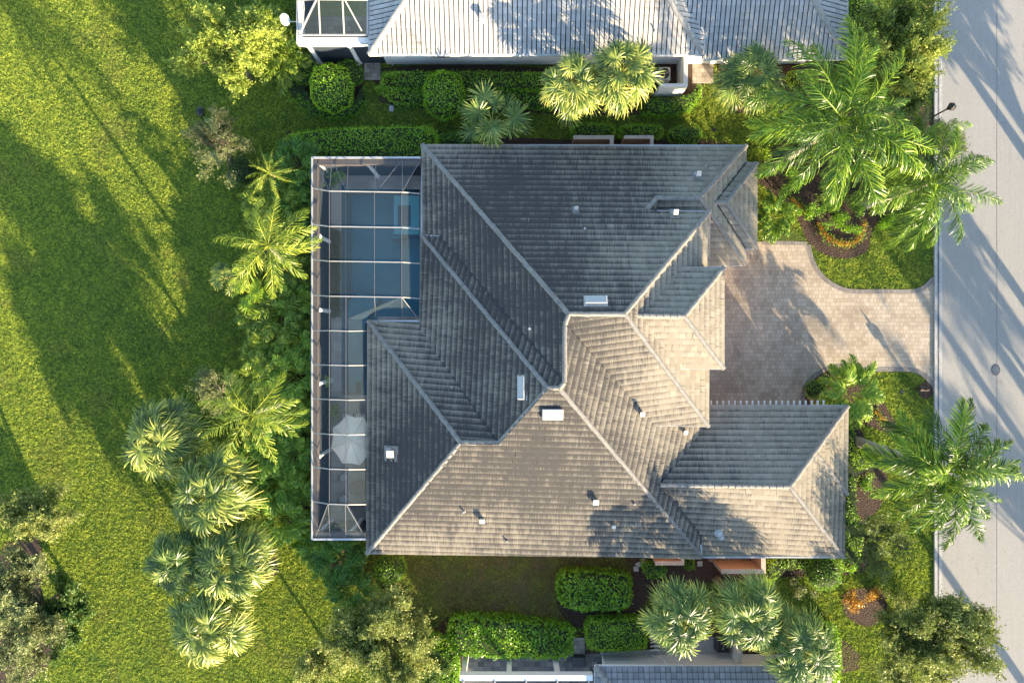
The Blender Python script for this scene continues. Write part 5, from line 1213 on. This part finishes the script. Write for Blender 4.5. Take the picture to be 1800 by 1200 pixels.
hedge([(498, 125), (515, 118), (530, 150), (548, 180), (583, 197), (618, 190), (634, 165), (638, 150), (645, 165), (630, 197), (590, 206), (545, 198), (515, 175), (500, 150)], .35, 'hedge', 'low ring of ground cover around the big ball bush', seed=4, smooth=2, nm='ground_cover', cat='ground cover')
hedge([(770, 236), (800, 232), (835, 234), (838, 252), (795, 252), (765, 250)], .8, 'hedge', 'small leafy hedge between the long hedge and the large leaved fan palm', seed=5)
hedge([(1130, 175), (1160, 172), (1200, 170), (1222, 160), (1228, 148), (1235, 150), (1233, 168), (1215, 190), (1180, 200), (1135, 198)], .8, 'hedge_bright', 'curved hedge in front of the white service yard wall', seed=6, smooth=2)
hedge([(1008, 218), (1040, 215), (1078, 218), (1080, 235), (1045, 238), (1008, 236)], .8, 'hedge', 'short hedge in front of the left north yard wall', seed=7)
hedge([(1094, 219), (1130, 217), (1163, 220), (1163, 238), (1130, 240), (1094, 238)], .8, 'hedge', 'short hedge in front of the right north yard wall', seed=8)
hedge([(790, 1098), (820, 1091), (900, 1096), (1000, 1110), (1004, 1130), (998, 1158), (900, 1160), (830, 1157), (792, 1145)], 1.5, 'hedge_bright', 'long glossy hedge at the bottom in front of the dark paved lanai', seed=9, leaf=.15, dens=170)
hedge([(1034, 1102), (1060, 1096), (1125, 1094), (1139, 1105), (1139, 1135), (1125, 1145), (1060, 1147), (1036, 1140)], 1.4, 'hedge_bright', 'fine leaved block hedge at the bottom beside the narrow paver path', seed=10, leaf=.09, dens=300)
hedge([(983, 1020), (1010, 1009), (1100, 1014), (1111, 1030), (1110, 1062), (1090, 1074), (1010, 1074), (984, 1055)], 1.3, 'hedge_bright', 'free standing glossy block hedge in the dry lawn south of the house', seed=11, leaf=.15, dens=170)
hedge([(1492, 742), (1503, 755), (1512, 790), (1545, 805), (1540, 822), (1512, 830), (1506, 900), (1520, 930), (1510, 1000), (1490, 1005), (1483, 985), (1486, 870), (1492, 860)], .6, 'hedge_bright', 'low green ground cover along the garage east wall', seed=12, smooth=2, nm='ground_cover', cat='ground cover')
hedge([(1352, 985), (1400, 984), (1480, 984), (1478, 1002), (1420, 1000), (1380, 1004), (1355, 1030), (1345, 1010)], .7, 'hedge', 'loose hedge along the garage south wall', seed=13, smooth=2)
hedge([(1130, 990), (1150, 992), (1172, 1000), (1168, 1015), (1145, 1018), (1135, 1008)], .7, 'hedge', 'small leafy hedge in front of the short peach wall', seed=14)
hedge([(1208, 985), (1221, 985), (1221, 1002), (1208, 1002)], .7, 'hedge', 'tiny upright hedge between the two peach walls', seed=15, smooth=0)
hedge([(1345, 175), (1380, 165), (1400, 172), (1395, 192), (1370, 200), (1345, 198)], .5, 'lime', 'bright lime shrub patch beside the single cabbage palm', seed=16)
hedge([(1390, 125), (1430, 124), (1438, 140), (1425, 160), (1395, 150)], .7, 'lime', 'yellow green shrub patch against the wall below the pale roof end', seed=17)
hedge([(1500, 0), (1520, -20), (1545, 20), (1530, 110), (1505, 130), (1493, 110), (1500, 40)], .9, 'hedge', 'tall dark hedge strip beside the east end of the pale roof', seed=18, smooth=2)
hedge([(545, 910), (560, 950), (556, 965), (535, 975), (515, 960), (520, 930)], .7, 'hedge_bright', 'bright shrub patch at the lower left corner of the cage', seed=19, leaf=.14)
hedge([(1438, 1105), (1465, 1100), (1480, 1130), (1478, 1200), (1450, 1210), (1436, 1170)], .9, 'hedge_bright', 'upright bright hedge right of the last cabbage palm at the bottom', seed=20, smooth=2, leaf=.14)
hedge([(720, 1130), (770, 1120), (800, 1150), (800, 1210), (720, 1210)], .8, 'hedge', 'dark hedge patch between the olive tree and the lanai at the bottom', seed=21, smooth=2, leaf=.15)
# front garden shrubs
fg = [(1345, 300, 22, 22, .9, 'tree_dark', 'dark shrub at the house corner in the front garden'), (1400, 315, 26, 26, .9, 'hedge', 'green shrub under the left fronds of the front garden palm'), (1430, 370, 26, 22, .8, 'hedge', 'green shrub behind the flower border'), (1480, 385, 26, 22, .8, 'hedge_bright', 'bright shrub in the middle of the flower ring'),
 (1520, 360, 24, 22, .8, 'hedge', 'green shrub right inside the flower ring'), (1460, 330, 26, 24, .9, 'tree_yellow', 'yellowish shrub below the front palm crown'), (1530, 305, 24, 24, .9, 'tree_dark', 'dark shrub between the two tall front palms'), (1420, 255, 24, 22, .8, 'lime', 'lime shrub left of the front palm trunk'),
 (1580, 330, 22, 24, .8, 'hedge', 'green shrub near the kerb palm'), (1560, 390, 18, 18, .7, 'hedge_bright', 'bright shrub below the kerb palm'), (1345, 275, 14, 14, .7, 'lime', 'small lime shrub beside the roof step of the house'), (1555, 195, 18, 18, .7, 'tree_pale', 'pale shrub near the rocks under the street tree'),
 (1560, 145, 24, 22, .8, 'fan', 'spiky grey green shrub under the street tree'), (1500, 170, 24, 24, .8, 'hedge', 'green shrub at the east wall of the pale roofed house'), (1535, 785, 16, 12, .4, 'hedge', 'small shrub in the dark mulch near the leaning trunk'), (1525, 855, 12, 22, .5, 'hedge', 'narrow shrub in the dark mulch beside the garage'),
 (1590, 1060, 34, 24, .9, 'tree_olive', 'olive shrub beside the orange croton'), (1405, 1035, 20, 16, .6, 'tree_pale', 'dry brownish shrub left of the round dark bush')]
for i, a in enumerate(fg): loose_bush(*a, seed=i+1, n=int(a[2]*a[3]*2.2)+200)
loose_bush(1503, 1062, 17, 27, .8, 'croton', 'orange croton bush in the dark ring at the bottom right', 31, 900, .12); loose_bush(1534, 1045, 12, 16, .7, 'croton', 'smaller orange croton next to the larger croton', 32, 400, .12)
def flower_row(pts, lb, seed, key='flower', n=34):
    rg = np.random.default_rng(seed); q = sm_open(pts, 4); x0, y0, _ = at(*q[len(q)//2]); t = empty('flower_border', (x0, y0, 0), lb, 'flower border')
    C = []; G = []
    for (a, b) in q:
        x, y, _ = at(a, b); C.append(np.array([x-x0, y-y0, .18])+rg.normal(size=(n, 3))*[.09, .09, .05]); G.append(np.array([x-x0, y-y0, .12])+rg.normal(size=(n//2, 3))*[.17, .17, .05])
    for nm, P, k, sz in (('bloom', C, key, .06), ('foliage', G, 'hedge', .09)):
        P = np.concatenate(P); V, F = leaf_quads(P, sz, up=2, aspect=.8, rng=rg); link(nm, npmesh(nm, V, F, M[k], rnd=rg.random(len(P))), t)
flower_row([(1437, 395), (1444, 408), (1457, 420), (1472, 428), (1488, 430), (1503, 424), (1513, 410), (1518, 392)], 'curved yellow and orange flower border around the driveway corner garden', 1)
flower_row([(1392, 352), (1402, 362), (1414, 373), (1422, 380)], 'orange flower border under the left palm fronds by the pygmy palm', 2, 'croton')
flower_row([(1537, 722), (1546, 735), (1553, 742)], 'small orange flower patch on the mulch beside the bushy island palm', 3, 'flower')
flower_row([(1340, 296), (1334, 304)], 'tiny orange flower patch by the roof step corner', 4, 'croton', 40)
# grasses in the cage planter
rg = np.random.default_rng(5)
for i, (px, y0, y1, lb) in enumerate(((589, 408, 555, 'strip of tall ornamental grass inside the cage along the pool'),)):
    x, yc, _ = at(px, (y0+y1)/2); t = empty('ornamental_grass', (x, yc, .03), lb, 'grass plants'); n = 5200
    b = np.c_[rg.normal(size=n)*.14, rg.uniform(gy(y1)-yc, gy(y0)-yc, n), np.zeros(n)]; d = rg.normal(size=(n, 3))*.33; d[:, 2] = 1; h_ = rg.uniform(.4, .8, (n, 1)); tp = b+d*h_; w_ = np.c_[rg.normal(size=(n, 2)), np.zeros(n)]; w_ /= np.linalg.norm(w_, axis=1)[:, None]; w_ *= .012
    m_ = b+d*h_*.55; V = np.stack([b-w_, b+w_, m_+w_, m_-w_, m_-w_, m_+w_, tp+w_*.1+[.05, 0, -.05], tp-w_*.1+[.05, 0, -.05]], 1).reshape(-1, 3)
    F = np.concatenate([np.arange(8*n).reshape(n, 2, 4)]).reshape(-1, 4); link('foliage', npmesh('foliage', V, F, M['grass_plant'], rnd=rg.random(2*n)), t)
for px, py, r, h_, key, lb in ((588, 722, .28, .9, 'areca', 'potted plant on the deck between the pool and the loungers'), (573, 545, .0, 0, '', '')):
    if not r: continue
    x, y, _ = at(px, py, .5); t = empty('potted_plant', (x, y, .03), lb, 'potted plant'); mb = MB(); mb.lathe((0, 0, 0), [(.12, 0), (.2, .3), (.21, .34), (.17, .34), (.16, .3)], 16); mb.build('pot', M['pot'], t)
    C = rg.normal(size=(350, 3))*[.2, .24, .15]+[0, 0, .65]; V, F = leaf_quads(C, .13, up=1, rng=rg); link('foliage', npmesh('foliage', V, F, M[key], rnd=rg.random(350)), t)
loose_bush(590, 312, 15, 22, 1.6, 'areca', 'dark green shrub inside the cage at its top left corner', 44, 700, .14)
# ---------------------------------------------------------------- unseen trees added across the road to shade it
far = [(1957, 495, 11.5, 3.6, 'unseen palm added for its shadow, across the road opposite the upper front garden'), (1960, 760, 8.0, 3.6, 'unseen palm added for its shadow, across the road opposite the driveway'), (1975, 930, 7.0, 3.6, 'unseen palm added for its shadow, across the road opposite the manhole'), (2040, 1130, 8.0, 3.6, 'unseen palm added for its shadow, across the road opposite the garage'), (1950, 1420, 8.5, 3.4, 'unseen palm added for its shadow, across the road beyond the bottom edge'), (2120, 1050, 10.5, 3.8, 'unseen palm added for its shadow, farther back across the road'), (2100, 660, 9.0, 3.8, 'unseen palm added for its shadow, farther back opposite the driveway'), (2190, 1250, 6.5, 3.6, 'unseen palm added for its shadow, across the road near the bottom corner')]
for i, (px, py, z, L_, lb) in enumerate(far):
    b = at(px, py); feather_palm(900+b[0]*1200/(H-z), 600-b[1]*1200/(H-z), z, L_, 15, lb, base=(px, py), seed=40+i, tr=.24, lmax=.8, nl=46, group='unseen palms added to shade the road', nm='shade_palm')
for i, (px, py, z, rx, lb) in enumerate(((2080, 420, 4.2, 95, 'unseen round tree added for its shadow, beyond the right edge'), (2040, 860, 4.0, 95, 'unseen round tree added for its shadow, beyond the middle of the right edge'), (2170, 1330, 4.2, 100, 'unseen round tree added for its shadow, beyond the bottom right corner'))):
    leafy_tree(px, py, z, rx, rx, 2.2, 'tree_olive', lb, 60+i, 1.0, .14, .8, limbs=30)

# ---------------------------------------------------------------- grass blades over the lawn
for r_ in ((at(742, 255, 0), at(1440, 0, 0)),): pass
def rect_ng(x0, y0, x1, y1, z=0, ins=0): a = at(x0, y0, z); b = at(x1, y1, z); NOGRASS.append([(a[0]+ins, b[1]+ins), (b[0]-ins, b[1]+ins), (b[0]-ins, a[1]-ins), (a[0]+ins, a[1]-ins)])
rect_ng(742, 255, 1311, 500, 3, .5); rect_ng(647, 480, 1240, 978, 3, .5); rect_ng(1100, 713, 1484, 978, 3, .5); rect_ng(1200, 300, 1330, 436, 3, .5); rect_ng(549, 278, 745, 946, 3.3, -.02)
rect_ng(520, -300, 1412, 112, 0); rect_ng(812, 1150, 1420, 1500, 0); rect_ng(1640, -400, 2300, 1600, 0)
for (a_, b_, c_, d_) in ((690, 108, 980, 190), (1060, 110, 1215, 170)): rect_ng(a_, b_, c_, d_)
cs = .1; X_, Y_ = np.meshgrid(np.arange(-32, 26, cs)+cs/2, np.arange(-22, 22, cs)+cs/2); mask = np.ones(X_.shape, bool)
for P in NOGRASS:
    P = np.array(P); ins = np.zeros(X_.shape, bool)
    sel = (X_[0] > P[:, 0].min()-.1) & (X_[0] < P[:, 0].max()+.1); sr = (Y_[:, 0] > P[:, 1].min()-.1) & (Y_[:, 0] < P[:, 1].max()+.1)
    if not sel.any() or not sr.any(): continue
    i0, i1 = np.where(sel)[0][[0, -1]]; j0, j1 = np.where(sr)[0][[0, -1]]; xx = X_[j0:j1+1, i0:i1+1]; yy = Y_[j0:j1+1, i0:i1+1]; q = np.zeros(xx.shape, bool)
    for i in range(len(P)):
        a, b = P[i], P[(i+1) % len(P)]; c = (a[1] > yy) != (b[1] > yy); q ^= c & (xx < (b[0]-a[0])*(yy-a[1])/(b[1]-a[1]+1e-12)+a[0])
    mask[j0:j1+1, i0:i1+1] &= ~q
mx, my = X_[mask], Y_[mask]; per = 15; n = len(mx)*per; rg = np.random.default_rng(12)
bx_ = np.repeat(mx, per)+rg.uniform(-.5, .5, n)*cs; by_ = np.repeat(my, per)+rg.uniform(-.5, .5, n)*cs
cl_ = .5+.5*np.sin(bx_*2.1+np.sin(by_*1.3)*2)*np.sin(by_*2.6+np.sin(bx_*1.7)*2)
ix = ((bx_+32)/.125+.6*np.sin(by_*9)).astype(int)+2; iy = ((by_+22)/.11+.6*np.sin(bx_*8)).astype(int)+2; G_ = rg.random((420, 480)); tuft = G_[iy, ix]
hgt = (.04+.05*tuft**1.4)*rg.uniform(.6, 1.2, n); az = rg.uniform(0, 6.283, n); ln = rg.normal(size=(n, 2))*.55*hgt[:, None]
wd = rg.uniform(.009, .018, n)
b0 = np.stack([bx_, by_, np.full(n, -.03)], 1); wv = np.stack([np.cos(az)*wd, np.sin(az)*wd, np.zeros(n)], 1); tp = b0+np.c_[ln, hgt+.0]
Vb = np.stack([b0-wv, b0+wv, tp], 1).reshape(-1, 3); print('BLADES', n)
tag(link('grass', npmesh('grass', Vb, np.arange(3*n).reshape(n, 3), M['blade'], rnd=np.clip(.28*tuft+.16*cl_+.6*rg.random(n)-.04, 0, 1))), kind='stuff')
